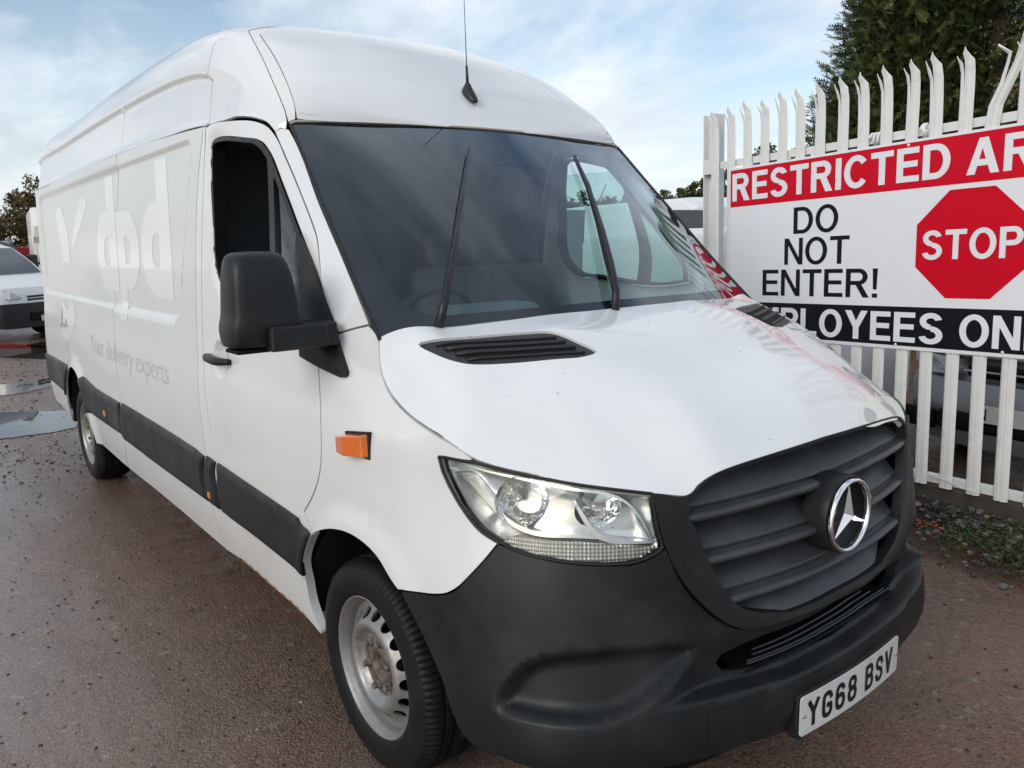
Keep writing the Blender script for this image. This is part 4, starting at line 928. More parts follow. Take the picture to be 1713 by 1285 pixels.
def make_wheel():
    circ = lambda r, n=72: [(r*math.cos(2*PI*i/n), r*math.sin(2*PI*i/n)) for i in range(n)]
    holes = [circ(.034, 24)]
    for k in range(16):
        a = 2*PI*k/16; c, s_ = math.cos(a), math.sin(a); h = []
        for t_ in np.linspace(0, 2*PI, 15)[:-1]: x, y = .1665+.0165*math.cos(t_), .0205*math.sin(t_); h.append((x*c-y*s_, x*s_+y*c))
        holes.append(h)
    o = patch(DS, circ(.207), name='wheel', h=.011, material=steel, parent=van, gap=0, flange=.008, holes=holes, centre=(0, 5, 0))
    MB().lathe([(.205, .066), (.2065, .080), (.212, .092), (.218, .100), (.2225, .1105), (.226, .1135), (.229, .1105), (.226, .100), (.212, .05), (.20, -.06), (.222, -.11)], 96).build('rim', steel, o, True)
    MB().lathe([(.200, .015), (.02, .020)], 40).build('brake_drum', black, o, True)
    MB().lathe([(.1045, .0796), (.092, .0775), (.064, .0775), (.060, .083), (.036, .085), (.034, .05)], 40).build('hub_face', rusty, o, True)
    for k in range(6):
        a = 2*PI*(k+.3)/6; T = Matrix.Translation((.078*math.cos(a), 0, .078*math.sin(a))); MB().lathe([(.0155, .070), (.0155, .086), (.011, .088), (.011, .102), (.0001, .104)], 6, T).build('wheel_bolt', rusty, o)
    # tyre with grooves and shoulder blocks
    half = [(.228, .112), (.236, .119), (.252, .1225), (.262, .124), (.275, .1265), (.288, .1262), (.302, .1235), (.312, .1195), (.316, .1185), (.322, .116), (.331, .108), (.3365, .100), (.341, .090), (.3435, .075)]
    tread = [(.3435, .066), (.336, .064), (.336, .056), (.345, .054), (.3455, .034), (.337, .032), (.337, .024), (.3458, .022), (.346, .0)]
    prof = half+tread; prof = prof+[(r, -h) for r, h in prof[::-1][1:]]; n = 300; mb = MB(); m_ = len(prof)
    for k in range(n):
        a = 2*PI*k/n; ph = k % 3
        for j, (r, h) in enumerate(prof):
            jj = min(j, m_-1-j); rr_ = r
            if 10 <= jj <= 14 and ph == 0: rr_ -= .0065
            elif jj >= 17 and (k+jj//3) % 5 == 0: rr_ -= .006
            elif jj in (3, 6): rr_ -= .0015
            mb.v.append((rr_*math.cos(a), -h, rr_*math.sin(a)))
    for k in range(n):
        for j in range(m_-1):
            k2 = (k+1) % n; mb.f.append((k*m_+j, k*m_+j+1, k2*m_+j+1, k2*m_+j)); mb.mi.append(0)
    mb.build('tyre', tyre_m, o, autosmooth=35)
    return o
wh = make_wheel(); wh.location = (-.02, -.832, .343)
def copy_part(o, parent=None, **kw):
    c = o.copy(); COL.objects.link(c)
    if parent is not None: c.parent = parent
    for ch in [q for q in bpy.data.objects if q.parent == o]: copy_part(ch, c)
    return c
w3 = copy_part(wh); w3.location = (-4.325, -.832, .343); w3.rotation_euler = (0, .7, 0)
right += [wh, w3]
# ---- inner shells: dark wheel wells and inside of the body, so that gaps and openings are dark
shell_d = mat('inner_dark', (.012, .012, .012), .8)
MB().box((-1.32, 0, 1.25), (.02, 1.80, 1.70)).build('bulkhead', mat('bulkhead_grey', (.03, .032, .034), .7), van)
inr = mat('cab_trim', (.055, .06, .065), .7)
def pan(name, verts, faces, m, parent=van): return mesh_obj(name, verts, faces, m, parent, False)
xs = [.93, .55, .48]; 
# engine bay and cab floor, firewall, bulkhead
mb = MB(); mb.box((.15, 0, .62), (1.35, 1.30, .60)); mb.box((-3.2, 0, .40), (5.3, 1.72, .10)); mb.box((-1.35, 0, 1.25), (.03, 1.84, 1.75)); mb.box((-3.0, 0, .30), (5.0, .9, .15)); mb.box((-.6, 0, .45), (1.0, 1.75, .1))
mb.build('chassis', shell_d, van)
for x0, nm in ((0.0, 'wheel_well'), (-4.325, 'wheel_well')):
    r = .47; pts = []; n = 20
    for i in range(n+1):
        a = PI*i/n; 
        for y in (-.955, -.60): pts.append((x0+.02+r*math.cos(a), y, .36+r*math.sin(a)*.97))
    f = [(2*i, 2*i+1, 2*i+3, 2*i+2) for i in range(n)]; pts += [(x0+.02, -.60, .36)]; c = len(pts)-1; f += [(2*i+1, c, 2*i+3) for i in range(n)]
    right.append(mesh_obj(nm, pts, f, shell_d, van, False))
# dashboard, seats, steering wheel, roof lining
d = MB()
sec = [(.02, 1.372), (-.02, 1.374), (-.14, 1.355), (-.26, 1.30), (-.30, 1.20), (-.24, .95), (.0, .9)]
for y in (-.80, .80): d.v += [(x, y, z) for x, z in sec]
n = len(sec); d.f += [(i, (i+1) % n, n+(i+1) % n, n+i) for i in range(n)]+[tuple(range(n)), tuple(range(n, 2*n))[::-1]]; d.mi += [0]*(n+2)
d.build('dashboard', mat('dash_grey', (.11, .125, .13), .75, noise=.08, nscale=9), van)
d = MB(); d.box((-.04, -.42, 1.42), (.20, .42, .07), taper=.3); d.build('instrument_hood', mat('dash_grey', (.085, .095, .095), .75), van, bevel=.02)
def seat(y, w, nm='seat'):
    m = MB(); m.box((-.88, y, .86), (.50, w, .16)); s = m.build(nm, inr, van, bevel=.04)
    R = Matrix.Rotation(math.radians(-12), 4, 'Y'); m = MB(); m.box((-1.15, y, 1.22), (.14, w, .66), R); m.build('seat_back', inr, s, bevel=.05)
    m = MB(); m.box((-1.21, y, 1.63), (.10, min(w, .28), .18), R); m.build('headrest', inr, s, bevel=.04); return s
seat(-.46, .50); seat(.22, .44); seat(.62, .40)
stw = MB(); R = Matrix.Translation((-.36, -.46, 1.33)) @ Matrix.Rotation(math.radians(-62), 4, 'Y') 
ring = [R @ Vector((.19*math.cos(t_), .19*math.sin(t_), 0)) for t_ in np.linspace(0, 2*PI, 41)]; stw.tube(ring, .016, 8, cap=False)
for a in (0, 2.1, 4.2): stw.tube([R @ Vector((0, 0, -.02)), R @ Vector((.185*math.cos(a+PI), .185*math.sin(a+PI), 0))], .014, 6)
stw.lathe([(.07, 0), (.06, .03), (.0001, .035)], 20, R @ Matrix.Rotation(-PI/2, 4, 'X')); stw.build('steering_wheel', mat('wheel_rim_black', (.02, .02, .022), .45), van, True)
MB().box((-1.08, 0, 2.12), (.46, 1.50, .03)).build('roof_lining', inr, van)
MB().box((-.42, 0, 1.93), (.05, .22, .07)).build('inner_mirror', mat('seal_black', (.01, .01, .01), .55), van, bevel=.015)
# liner inside the load bay flank behind the cab so no light leaks through the seams
lin = [(xx, yy, zz) for xx in (-1.36, -5.8) for yy, zz in ((-.90, .38), (-.955, .9), (-.93, 1.6), (-.90, 2.12), (-.80, 2.45), (-.5, 2.60), (.5, 2.60), (.80, 2.45), (.90, 2.12), (.93, 1.6), (.955, .9), (.90, .38))]
mesh_obj('body_liner', [(x, y*(.88 if x < -5 else .955), z if z < 2 else z-.06) for x, y, z in lin], [(i, i+1, 13+i, 12+i) for i in range(11)]+[tuple(range(12)), tuple(range(12, 24))], shell_d, van, False)
# rear doors
rd = MB(); rd.box((-5.955, -.42, 1.3), (.04, .83, 1.75)); rd.box((-5.955, .42, 1.3), (.04, .83, 1.75)); rd.build('rear_door', white, van, bevel=.01)
# left window pane, wound up almost to the top
pane = [q for q in offset_poly(resample(win_sz, .02), .006)]; zt_p = max(q[1] for q in pane)-.075
pane = clipz(pane, None, zt_p)
po = patch(M_, pane, name='side_window', h=.05, material=glass_side, parent=van, gap=0, flange=0, off=-.028); po.scale = (1, -1, 1)
# dark skin behind the front flank panels
bk_out = XZ([(.5, .42), (.50, 1.08), (.1, 1.25), (-.05, 1.25), (-.33, 1.24), (-1.34, 1.24), (-1.34, .42)])
# ---- ghost lettering on the flank: glossy paint where the old vinyl was, the wrap around it duller
gloss = mat('gloss_ghost', (.84, .845, .84), .22, coat=1, coat_rough=.01)
dull = mat('ghost_grey', (.50, .51, .51), .4, coat=.4, coat_rough=.1)
def rel_front(ab): P = M_f(ab); return P, orient(M_.normals(ab), P, np.array((-.8, 0, .9)))
def flank_place(off=.0008):
    def fn(u):
        ab = np.stack([u[:, 0], u[:, 1]], 1); P, N_ = rel_front(ab); d = rel_load(ab, P)+off; return P+N_*d[:, None]
    return fn
def refine(v, f, L_=.05):
    """split long lettering triangles so they follow the flank"""
    bm = bmesh.new(); vs_ = [bm.verts.new((a, b, 0)) for a, b in v]
    for t_ in f:
        try: bm.faces.new([vs_[i] for i in t_])
        except ValueError: pass
    bmesh.ops.triangulate(bm, faces=bm.faces)
    for _ in range(4):
        e = [q for q in bm.edges if q.calc_length() > L_]
        if not e: break
        bmesh.ops.subdivide_edges(bm, edges=e, cuts=1); bmesh.ops.triangulate(bm, faces=bm.faces)
    bm.verts.index_update(); vv = np.array([tuple(q.co[:2]) for q in bm.verts]); ff = [tuple(q.index for q in p.verts) for p in bm.faces]; bm.free(); return vv, ff
def ghost(txt, s0, s1, z0, z1, name, m, bold=0, off=.0008):
    v, f = text_mesh(txt, bold); lo, hi = v.min(0), v.max(0); u = np.empty_like(v)
    u[:, 0] = s0+(v[:, 0]-lo[0])/(hi[0]-lo[0])*(s1-s0); u[:, 1] = z0+(v[:, 1]-lo[1])/(hi[1]-lo[1])*(z1-z0)
    u, f = refine(u, f); return mesh_obj(name, flank_place(off)(u), f, m, van, True)
def hb_(px): return MH([px])[0]
zc0 = hb_((250, 497))[1]; 
a, b = hb_((232, 420)), hb_((281, 420)); top = hb_((272, 262))[1]
ghost('d', a[0], b[0], zc0, top, 'ghost_letter', gloss, .05)
a, b = hb_((192, 420)), hb_((228, 420)); xh = hb_((240, 345))[1]
ghost('p', a[0], b[0], zc0-(top-xh)*.75, xh, 'ghost_letter', gloss, .05)
a, b = hb_((157, 400)), hb_((190, 400)); ghost('d', a[0], b[0], zc0, top, 'ghost_letter', gloss, .05)
a, b = hb_((152, 590)), hb_((282, 640)); zt_, zb_ = hb_((278, 604))[1], hb_((281, 650))[1]
ghost('Your delivery experts', a[0], b[0], zb_-.02, zt_, 'ghost_strapline', dull, -.014)['kind'] = 'stuff'
for poly in ([(88, 352), (98, 345), (110, 395), (114, 440), (103, 440)], [(116, 400), (128, 335), (139, 330), (140, 345), (120, 415)], [(101, 545), (103, 500), (112, 520), (122, 500), (126, 540), (112, 585)]):
    q = MH(poly); v, f = refine(np.array(q), [tuple(range(len(q)))], .08); mesh_obj('ghost_logo_band', flank_place()(v), f, gloss, van, True)
# ---- scuffs and marks on the nose
mk = mat('filler_ring', (.80, .78, .68), .5, coat=.3); mk2 = mat('bare_primer', (.50, .50, .50), .5)
for px, m_, o_ in (([(1436, 694), (1443, 676), (1462, 664), (1488, 664), (1508, 684), (1506, 700), (1484, 706), (1462, 714), (1444, 712)], mk, .0006), ([(1446, 682), (1458, 686), (1466, 694), (1464, 704), (1449, 705)], mk2, .0012), ([(1472, 673), (1484, 675), (1499, 690), (1497, 696), (1486, 686)], mk2, .0012)):
    patch(B_, B_.hits(spline(px, 3, True)), name='filler_patch', h=.012, material=m_, parent=bpy.data.objects['bonnet'], gap=0, flange=0, off=o_, centre=(.3, 0, .6))
chip = mat('stone_chip', (.05, .045, .04), .6); mb = MB(); rr2 = random.Random(5)
for k in range(46):
    x, y = rr2.uniform(.2, .92), rr2.uniform(-.8, .5); P = B_f(np.array([(x, y)]))[0]; r_ = rr2.choice((.0012, .0015, .002, .003)); P[2] += .0008
    a0 = rr2.uniform(0, 6); mb.add([(P[0]+r_*math.cos(a0+t_)*rr2.uniform(.6, 1.5), P[1]+r_*math.sin(a0+t_), P[2]-.0*t_) for t_ in (0, 1.2, 2.5, 3.7, 5)], [(0, 1, 2, 3, 4)])
o = mb.build('stone_chips', chip, bpy.data.objects['bonnet']); o['kind'] = 'stuff'
# rust along the foot of the door
rs = mat('rust', (.28, .12, .05), .8, noise=.5, nscale=60)
mb = MB(); cur = MH(spline([(407, 939), (430, 958), (460, 985), (490, 1011), (512, 1032)], 8)); P, N_ = rel_front(np.array(cur)); 
for i in range(len(cur)-1):
    w = .004*(1+math.sin(i*1.7))+.001; q = [P[i]+N_[i]*.004+np.array([0, 0, .004]), P[i+1]+N_[i+1]*.004+np.array([0, 0, .004]), P[i+1]+N_[i+1]*.004+np.array([0, 0, .004+w]), P[i]+N_[i]*.004+np.array([0, 0, .004+w])]; mb.add(q, [(0, 1, 2, 3)])
mb.build('rust_streak', rs, door)
for o in right: mirror(o)
# ================================================================== GROUND
_ng = rng.random((257, 257))
def vnoise(x, y):
    xi, yi = np.floor(x).astype(int), np.floor(y).astype(int); fx, fy = x-xi, y-yi; fx = fx*fx*(3-2*fx); fy = fy*fy*(3-2*fy); g = lambda a, b: _ng[a % 256, b % 256]
    return (g(xi, yi)*(1-fx)+g(xi+1, yi)*fx)*(1-fy)+(g(xi, yi+1)*(1-fx)+g(xi+1, yi+1)*fx)*fy
def fbm(x, y, o=4):
    a, s_, t_ = 1, 0, 0
    for k in range(o): s_ += a*vnoise(x*2**k+17*k, y*2**k+5*k); t_ += a; a *= .5
    return s_/t_
def gp(px): return tuple(at(px[0], px[1], 2, 0.0)[:2])
def wob(poly, amp, seed, n=8):
    q = np.array(spline(poly, n, True)); c = q.mean(0); r = random.Random(seed); ph = [r.uniform(0, 6) for _ in range(4)]; t_ = np.linspace(0, 2*PI, len(q)); k = 1+amp*(np.sin(5*t_+ph[0])+.6*np.sin(11*t_+ph[1])+.5*np.sin(19*t_+ph[2])+.35*np.sin(31*t_+ph[3])); return c+(q-c)*k[:, None]
puddles = [wob([gp(q) for q in ((-130, 720), (-60, 694), (0, 690), (45, 688), (105, 687), (128, 697), (122, 714), (56, 727), (0, 733), (-70, 741))], .025, 1),
           wob([gp(q) for q in ((-60, 648), (0, 643), (50, 636), (92, 631), (88, 645), (55, 653), (15, 660), (-50, 664))], .03, 2),
           wob([gp(q) for q in ((1672, 930), (1700, 915), (1760, 920), (1790, 950), (1740, 965), (1700, 948))], .012, 3),
           wob([(-14, -.9), (-12.6, -.2), (-12.0, .2), (-13.5, .4), (-15.5, -.4)], .04, 5), wob([(-9, -4), (-7.5, -3.2), (-7, -4), (-8.3, -4.8)], .04, 6), wob([(-13.2, .8), (-14.8, 1.6), (-15.6, .9), (-15, .0)], .04, 8)]
def hgt(x, y):
    h = .016*(fbm(x*.7, y*.9, 3)-.5)+.012*(fbm(x*4.1+9, y*4.3, 3)-.5)+.007*(fbm(x*15, y*15, 2)-.5)
    near = np.ones_like(x)
    for p in puddles: near = np.minimum(near, smst(sdist(p, np.stack([x.ravel(), y.ravel()], 1)).reshape(x.shape), -.10, .20))
    h = h*near-.013*(1-near)
    # flatten where tyres stand
    for cx, cy in ((0, -.85), (-4.325, -.85), (0, .85), (-4.325, .85)): k = 1-smst(np.hypot(x-cx, y-cy), .1, .45); h = h*(1-k)
    ax_ = smst(np.abs(x+3), 25, 60)+smst(np.abs(y), 15, 40); return h*(1-np.clip(ax_, 0, 1))
def axis(a, b, lo, hi, st, growth=1.25):
    v = list(np.arange(a, b, st)); s_ = st; p = v[-1]
    while p < hi: s_ *= growth; p += s_; v.append(p)
    s_ = st; p = a
    while p > lo: s_ *= growth; p -= s_; v.insert(0, p)
    return np.array(v)
gx = axis(-11, 2.6, -900, 900, .045); gy = axis(-3.6, 3.6, -900, 900, .045); GX, GY = np.meshgrid(gx, gy, indexing='ij'); GZ = np.where((np.abs(GX) < 60) & (np.abs(GY) < 60), hgt(GX, GY), 0)
nx_, ny_ = GX.shape; V = np.stack([GX.ravel(), GY.ravel(), GZ.ravel()], 1); ii = (np.arange(nx_-1)[:, None]*ny_+np.arange(ny_-1)[None]).ravel(); F = np.stack([ii, ii+ny_, ii+ny_+1, ii+1], 1)
def ground_mat():
    m = bpy.data.materials.new('wet_ground'); m.use_nodes = True; nt = m.node_tree; N = nt.nodes; L = nt.links; b = N['Principled BSDF']; tc = N.new('ShaderNodeTexCoord')
    def nz(scale, det=8, r_=.65, sx=1, sy=1, rot=0):
        mp = N.new('ShaderNodeMapping'); mp.inputs['Scale'].default_value = (sx, sy, 1); mp.inputs['Rotation'].default_value = (0, 0, rot); L.new(tc.outputs['Object'], mp.inputs[0])
        n = N.new('ShaderNodeTexNoise'); n.inputs['Scale'].default_value = scale; n.inputs['Detail'].default_value = det; n.inputs['Roughness'].default_value = r_; L.new(mp.outputs[0], n.inputs[0]); return n.outputs[0]
    def mr(src, a, b_, c, d): n = N.new('ShaderNodeMapRange'); n.inputs[1].default_value = a; n.inputs[2].default_value = b_; n.inputs[3].default_value = c; n.inputs[4].default_value = d; L.new(src, n.inputs[0]); return n.outputs[0]
    def mx(f, a, b_): 
        n = N.new('ShaderNodeMix'); n.data_type = 'RGBA'
        if isinstance(f, float): n.inputs[0].default_value = f
        else: L.new(f, n.inputs[0])
        for k, v in ((6, a), (7, b_)):
            if isinstance(v, tuple): n.inputs[k].default_value = (*v, 1)
            else: L.new(v, n.inputs[k])
        return n.outputs[2]
    big = nz(.55, 6, .6); mid = nz(3.2, 8, .6, 1, 2.2, .2); fine = nz(55, 6, .7); grit = nz(190, 4, .7)
    c = mx(mr(big, .38, .62, 0, 1), (.215, .112, .072), (.185, .118, .090)); c = mx(mr(mid, .45, .75, 0, .55), c, (.175, .120, .076)); c = mx(mr(fine, .5, .75, 0, .6), c, (.060, .042, .034)); c = mx(mr(grit, .62, .78, 0, .8), c, (.34, .28, .24))
    def vor(scale):
        v = N.new('ShaderNodeTexVoronoi'); v.inputs['Scale'].default_value = scale; L.new(tc.outputs['Object'], v.inputs[0]); sp = N.new('ShaderNodeSeparateColor'); L.new(v.outputs['Color'], sp.inputs[0]); return v.outputs['Distance'], sp.outputs[0], sp.outputs[1]
    d1, r1_, r1b = vor(110); d2, r2_, r2b = vor(42)
    c = mx(mr(r1_, .55, 1.0, 0, .55), c, (.042, .031, .026)); c = mx(mr(r1b, .90, .97, 0, .75), c, (.24, .19, .15)); c = mx(mr(r2_, .90, .95, 0, .35), c, (.05, .036, .03)); c = mx(mr(r2b, .985, .992, 0, .6), c, (.30, .25, .20))
    L.new(c, b.inputs['Base Color'])
    wet = mr(nz(.8, 7, .65, 1, 1.8, -.2), .38, .58, 0, 1); r1 = mr(wet, 0, 1, .44, .15); add = N.new('ShaderNodeMath'); add.operation = 'MULTIPLY_ADD'; add.inputs[1].default_value = .5; L.new(mr(fine, .3, .7, -.1, .2), add.inputs[0]); L.new(r1, add.inputs[2]); L.new(add.outputs[0], b.inputs['Roughness'])
    b.inputs['Specular IOR Level'].default_value = .6
    sp = N.new('ShaderNodeSeparateXYZ'); L.new(tc.outputs['Object'], sp.inputs[0]); side = mr(sp.outputs[1], -1.2, -1.9, .15, 1); strk = mr(nz(1.1, 7, .6, .55, 2.6, .12), .34, .56, .35, 1)
    cw = N.new('ShaderNodeMath'); cw.operation = 'MULTIPLY'; L.new(side, cw.inputs[0]); L.new(strk, cw.inputs[1]); L.new(cw.outputs[0], b.inputs['Coat Weight']); b.inputs['Coat Roughness'].default_value = .20; b.inputs['Coat IOR'].default_value = 1.6
    bp = N.new('ShaderNodeBump'); bp.inputs['Strength'].default_value = 1; bp.inputs['Distance'].default_value = .006; L.new(fine, bp.inputs['Height'])
    bp2 = N.new('ShaderNodeBump'); bp2.inputs['Strength'].default_value = .9; bp2.inputs['Distance'].default_value = .0025; L.new(grit, bp2.inputs['Height']); L.new(bp.outputs[0], bp2.inputs['Normal'])
    bp3 = N.new('ShaderNodeBump'); bp3.inputs['Strength'].default_value = 1; bp3.inputs['Distance'].default_value = .009; L.new(mid, bp3.inputs['Height']); bp4 = N.new('ShaderNodeBump'); bp4.invert = True; bp4.inputs['Strength'].default_value = .9; bp4.inputs['Distance'].default_value = .004; L.new(d1, bp4.inputs['Height']); L.new(bp2.outputs[0], bp4.inputs['Normal']); L.new(bp4.outputs[0], bp3.inputs['Normal']); L.new(bp3.outputs[0], b.inputs['Normal'])
    return m
ground = mesh_obj('ground', V, F, ground_mat()); tag(ground, kind='structure')
water = mat('puddle_water', (.035, .027, .022), .015, spec=.9, ior=1.33, bump=.0003, bscale=5, bdet=2)
for p in puddles:
    q = [tuple(k) for k in p]; o = mesh_obj('puddle', [(x, y, -.004) for x, y in q], [tuple(range(len(q)))], water, None, False); tag(o, kind='structure')
# loose stones and grit
def blob(r, seed, sub=0):
    rr_ = random.Random(seed); bm = bmesh.new(); bmesh.ops.create_icosphere(bm, subdivisions=1, radius=1)
    for v in bm.verts: v.co *= rr_.uniform(.7, 1.15); v.co.z *= .62
    vv = np.array([tuple(v.co) for v in bm.verts]); bm.verts.index_update(); ff = np.array([[v.index for v in f.verts] for f in bm.faces]); bm.free(); return vv, ff
blobs = [blob(1, s_) for s_ in range(6)]
def stones(n, region, r0, r1, name, m, seed, zf=None, power=2.5, mats=None):
    g = np.random.default_rng(seed); VV, FF, MI = [], [], []; c = 0
    x = g.uniform(region[0], region[1], n); y = g.uniform(region[2], region[3], n)
    if zf is None: z = hgt(x, y)
    else: z, keep = zf(x, y, g); x, y, z = x[keep], y[keep], z[keep]
    for i in range(len(x)):
        v, f = blobs[i % 6]; r = r0+(r1-r0)*g.random()**power; a = g.uniform(0, 6.28); ca, sa = math.cos(a), math.sin(a)
        w = v*r*np.array([1, g.uniform(.6, 1), g.uniform(.6, 1)]); w = np.stack([w[:, 0]*ca-w[:, 1]*sa, w[:, 0]*sa+w[:, 1]*ca, w[:, 2]], 1)+[x[i], y[i], z[i]+r*.15]; VV.append(w); FF.append(f+c); c += len(v); MI += [int(g.choice(len(mats), p=[.62, .28, .10])) if mats else 0]*len(f)
    o = mesh_obj(name, np.vstack(VV), np.vstack(FF), m, None, False, mats, MI if mats else None); tag(o, kind='stuff'); return o
sm = [mat('stone_dark', (.035, .03, .028), .45, noise=.3, nscale=60), mat('stone_brown', (.12, .085, .06), .5, noise=.3, nscale=60), mat('stone_pale', (.32, .27, .21), .55, noise=.2, nscale=60)]
stones(9000, (-6.5, 1.8, -2.9, 2.6), .0022, .010, 'grit', None, 3, power=3, mats=sm)
stones(3600, (-14, -4.5, -2.6, 1.0), .006, .022, 'gravel', None, 4, power=2.5, mats=sm)
# ================================================================== FENCE AND SIGN
FD = Vector((-.990350, .135747, -.027935)); FU = Vector((-.026355, .013422, .999563)); FO = Vector((.286725, 2.392423, .648464))
FD.normalize(); FU = (FU-FD*FU.dot(FD)).normalized(); FN = FD.cross(FU)      # FN points away from the camera side
FM = Matrix((( -FD.x, -FN.x, FU.x, FO.x), (-FD.y, -FN.y, FU.y, FO.y), (-FD.z, -FN.z, FU.z, FO.z), (0, 0, 0, 1)))
# local frame: X = to the right along the fence, Y = towards the viewer side, Z = up
def floc(a, out, u): return FM @ Vector((-a, out, u))
fw = mat('fence_white', (.74, .74, .72), .42, coat=.25, noise=.05, nscale=9, bump=.0006, bscale=60, dirt=(.42, .41, .37), dirt_scale=7, dirt_lo=.58, dirt_hi=.85)
fence = thing('palisade_fence', 'white steel palisade fence with split pointed tops standing right of the van', 'fence')
fence.matrix_world = FM
def pale_mesh(seed, bend=0):
    r = random.Random(seed); X = [-.034, -.022, -.008, .0, .008, .022, .034]; Y = [0, .014, .016, .007, .016, .014, 0]
    rows = [(-.372, 0), (.3, 0), (1.0, 0), (1.56, 0), (1.70, .002)]; mb = MB(); th = .003
    def col(k0, k1, pts):
        """strip of columns k0..k1 continuing through rows pts = (u, dx, dy, squeeze)"""
        n = k1-k0+1; base = len(mb.v)
        for u, dx, dy, sq in pts:
            cx = sum(X[k0:k1+1])/n
            for k in range(k0, k1+1): mb.v.append((cx+(X[k]-cx)*sq+dx, Y[k]+dy, u))
        for i in range(len(pts)-1):
            for k in range(n-1): mb.f.append((base+i*n+k, base+i*n+k+1, base+(i+1)*n+k+1, base+(i+1)*n+k)); mb.mi.append(0)
    b = bend
    col(0, 6, [(-.372, 0, 0, 1), (.5, 0, 0, 1), (1.50, 0, 0, 1), (1.60, b*.10, 0, 1), (1.70, b*.42, 0, 1)])
    j = r.uniform(-.006, .006); top = 1.895+r.uniform(-.012, .012)
    j = r.uniform(-.004, .004); jt = r.uniform(-.012, .012)
    def fan(cols, rows):
        base = len(mb.v); n = len(cols)
        for row in rows:
            for k_, (x_, u_, y_) in zip(cols, row): mb.v.append((x_, Y[k_]+y_, u_))
        for i in range(len(rows)-1):
            for k_ in range(n-1): mb.f.append((base+i*n+k_, base+i*n+k_+1, base+(i+1)*n+k_+1, base+(i+1)*n+k_)); mb.mi.append(0)
    fan([0, 1, 2], [[(X[k_]+b*.42, 1.70, 0) for k_ in (0, 1, 2)], [(X[0]-.001+b*.6, 1.785, .002), (X[1]+b*.6, 1.785, .002), (X[2]-.004+b*.6, 1.785, .002)],
        [(X[0]-.008+j+b*.75, 1.825, .008), (X[1]-.008+j+b*.75, 1.828, .008), (X[2]-.012+j+b*.75, 1.830, .008)], [(X[0]-.012+j+b*.5, 1.862+jt, .018), (X[0]-.010+j+b*.5, 1.874+jt, .018), (X[0]-.007+j+b*.5, 1.866+jt, .018)]])
    tp = [1.878, 1.912, 1.900, 1.884, 1.862]; cm = [2, 3, 4, 5, 6]
    fan(cm, [[(X[k_]+b*.42, 1.70, 0) for k_ in cm], [(X[k_]-.001+b*.72, 1.79, .003) for k_ in cm], [(X[k_]*.96-.002+j+b*.9, 1.845+jt, .012) for k_ in cm], [(X[k_]*.80-.008+j+b*1.05, t_+jt, .024) for k_, t_ in zip(cm, tp)]])
    o = mb.build('pale', fw, fence); md = o.modifiers.new('solid', 'SOLIDIFY'); md.thickness = .0035; md.offset = -1; return o
k = -10; 
while k <= 12:
    a = .017+.1445*k
    if k == 12: a = 1.752
    p = pale_mesh(k+50, bend=.15 if k == -1 else random.Random(k).uniform(-.006, .006)); p.location = (-a, .0, 0); p.rotation_euler = (0, random.Random(k*3).uniform(-.006, .006), 0); k += 1
for u, h in ((1.535, .046), (-.338, .046)):
    mb = MB(); mb.box((-.13, -.014, u), (3.46, .005, h)); mb.box((-.13, -.034, u+h/2-.003), (3.46, .040, .005)); mb.build('rail', fw, fence, bevel=.0015)
def ibeam(a, u0=-.62, u1=1.893):
    mb = MB(); h_ = (u0+u1)/2; L_p = u1-u0; mb.box((-a-.045, -.062, h_), (.008, .105, L_p)); mb.box((-a+.045, -.062, h_), (.008, .105, L_p)); mb.box((-a, -.062, h_), (.082, .006, L_p)); o = mb.build('post', fw, fence); return o
ibeam(1.835); ibeam(-.62)
mb = MB(); mb.box((-1.83, -.008, 1.535), (.104, .005, .10)); mb.box((-1.83, -.008, -.338), (.104, .005, .10)); mb.build('fish_plate', fw, fence)
wrap = MB()
for a in (.53, .235):
    wrap = MB(); pts = [(-a+.028*math.cos(t_)*.2+(t_-6)*.004*(1 if a > .4 else .4), .030*math.cos(t_)-.02, 1.538+.030*math.sin(t_)) for t_ in np.linspace(0, 6*PI if a > .4 else 4*PI, 40)]; wrap.tube(pts, .011 if a < .4 else .008, 6); wrap.build('tape_wrap', mat('tape_white', (.78, .78, .77), .5, bump=.001, bscale=80), fence, True)
wr = MB(); wr.tube([(-.10, .022, -.318), (-.06, .024, -.315), (.02, .03, -.325), (.10, .026, -.345), (.16, .020, -.352)], .0025, 5); wr.build('tie_wire', fw, fence, True)
# ---- sign board
sign = thing('warning_sign', 'red, white and black RESTRICTED AREA sign board with a stop octagon, fixed to the fence', 'sign'); sign.matrix_world = FM
SA, SB = 1.590, -.722; off = .022
sgw = mat('sign_white', (.80, .82, .85), .35, spec=.35, noise=.02, nscale=4); sgr = mat('sign_red', (.62, .002, .018), .42, spec=.22, noise=.05, nscale=5); sgk = mat('sign_black', (.006, .007, .010), .38, spec=.3)
mb = MB(); mb.box((-(SA+SB)/2, off+.002, (.368+1.495)/2), (SA-SB, .004, 1.495-.368)); mb.build('panel', sgw, sign)
mb = MB(); 
def quad(mb, a0, a1, u0, u1, y): mb.add([(-a0, y, u0), (-a1, y, u0), (-a1, y, u1), (-a0, y, u1)], [(3, 2, 1, 0)])
quad(mb, SA-.004, SB+.004, 1.238, 1.481, off+.0048); mb.build('red_band', sgr, sign)
mb = MB(); quad(mb, SA-.0, SB+.0, .387, .604, off+.0048); mb.build('black_band', sgk, sign)
mb = MB(); oc = [(.232, .820), (.232, 1.044), (.058, 1.212), (-.173, 1.212), (-.348, 1.044), (-.348, .820), (-.173, .655), (.058, .655)]; mb.add([(-a, off+.0048, u) for a, u in oc], [tuple(range(8))[::-1]]); mb.build('stop_octagon', sgr, sign)
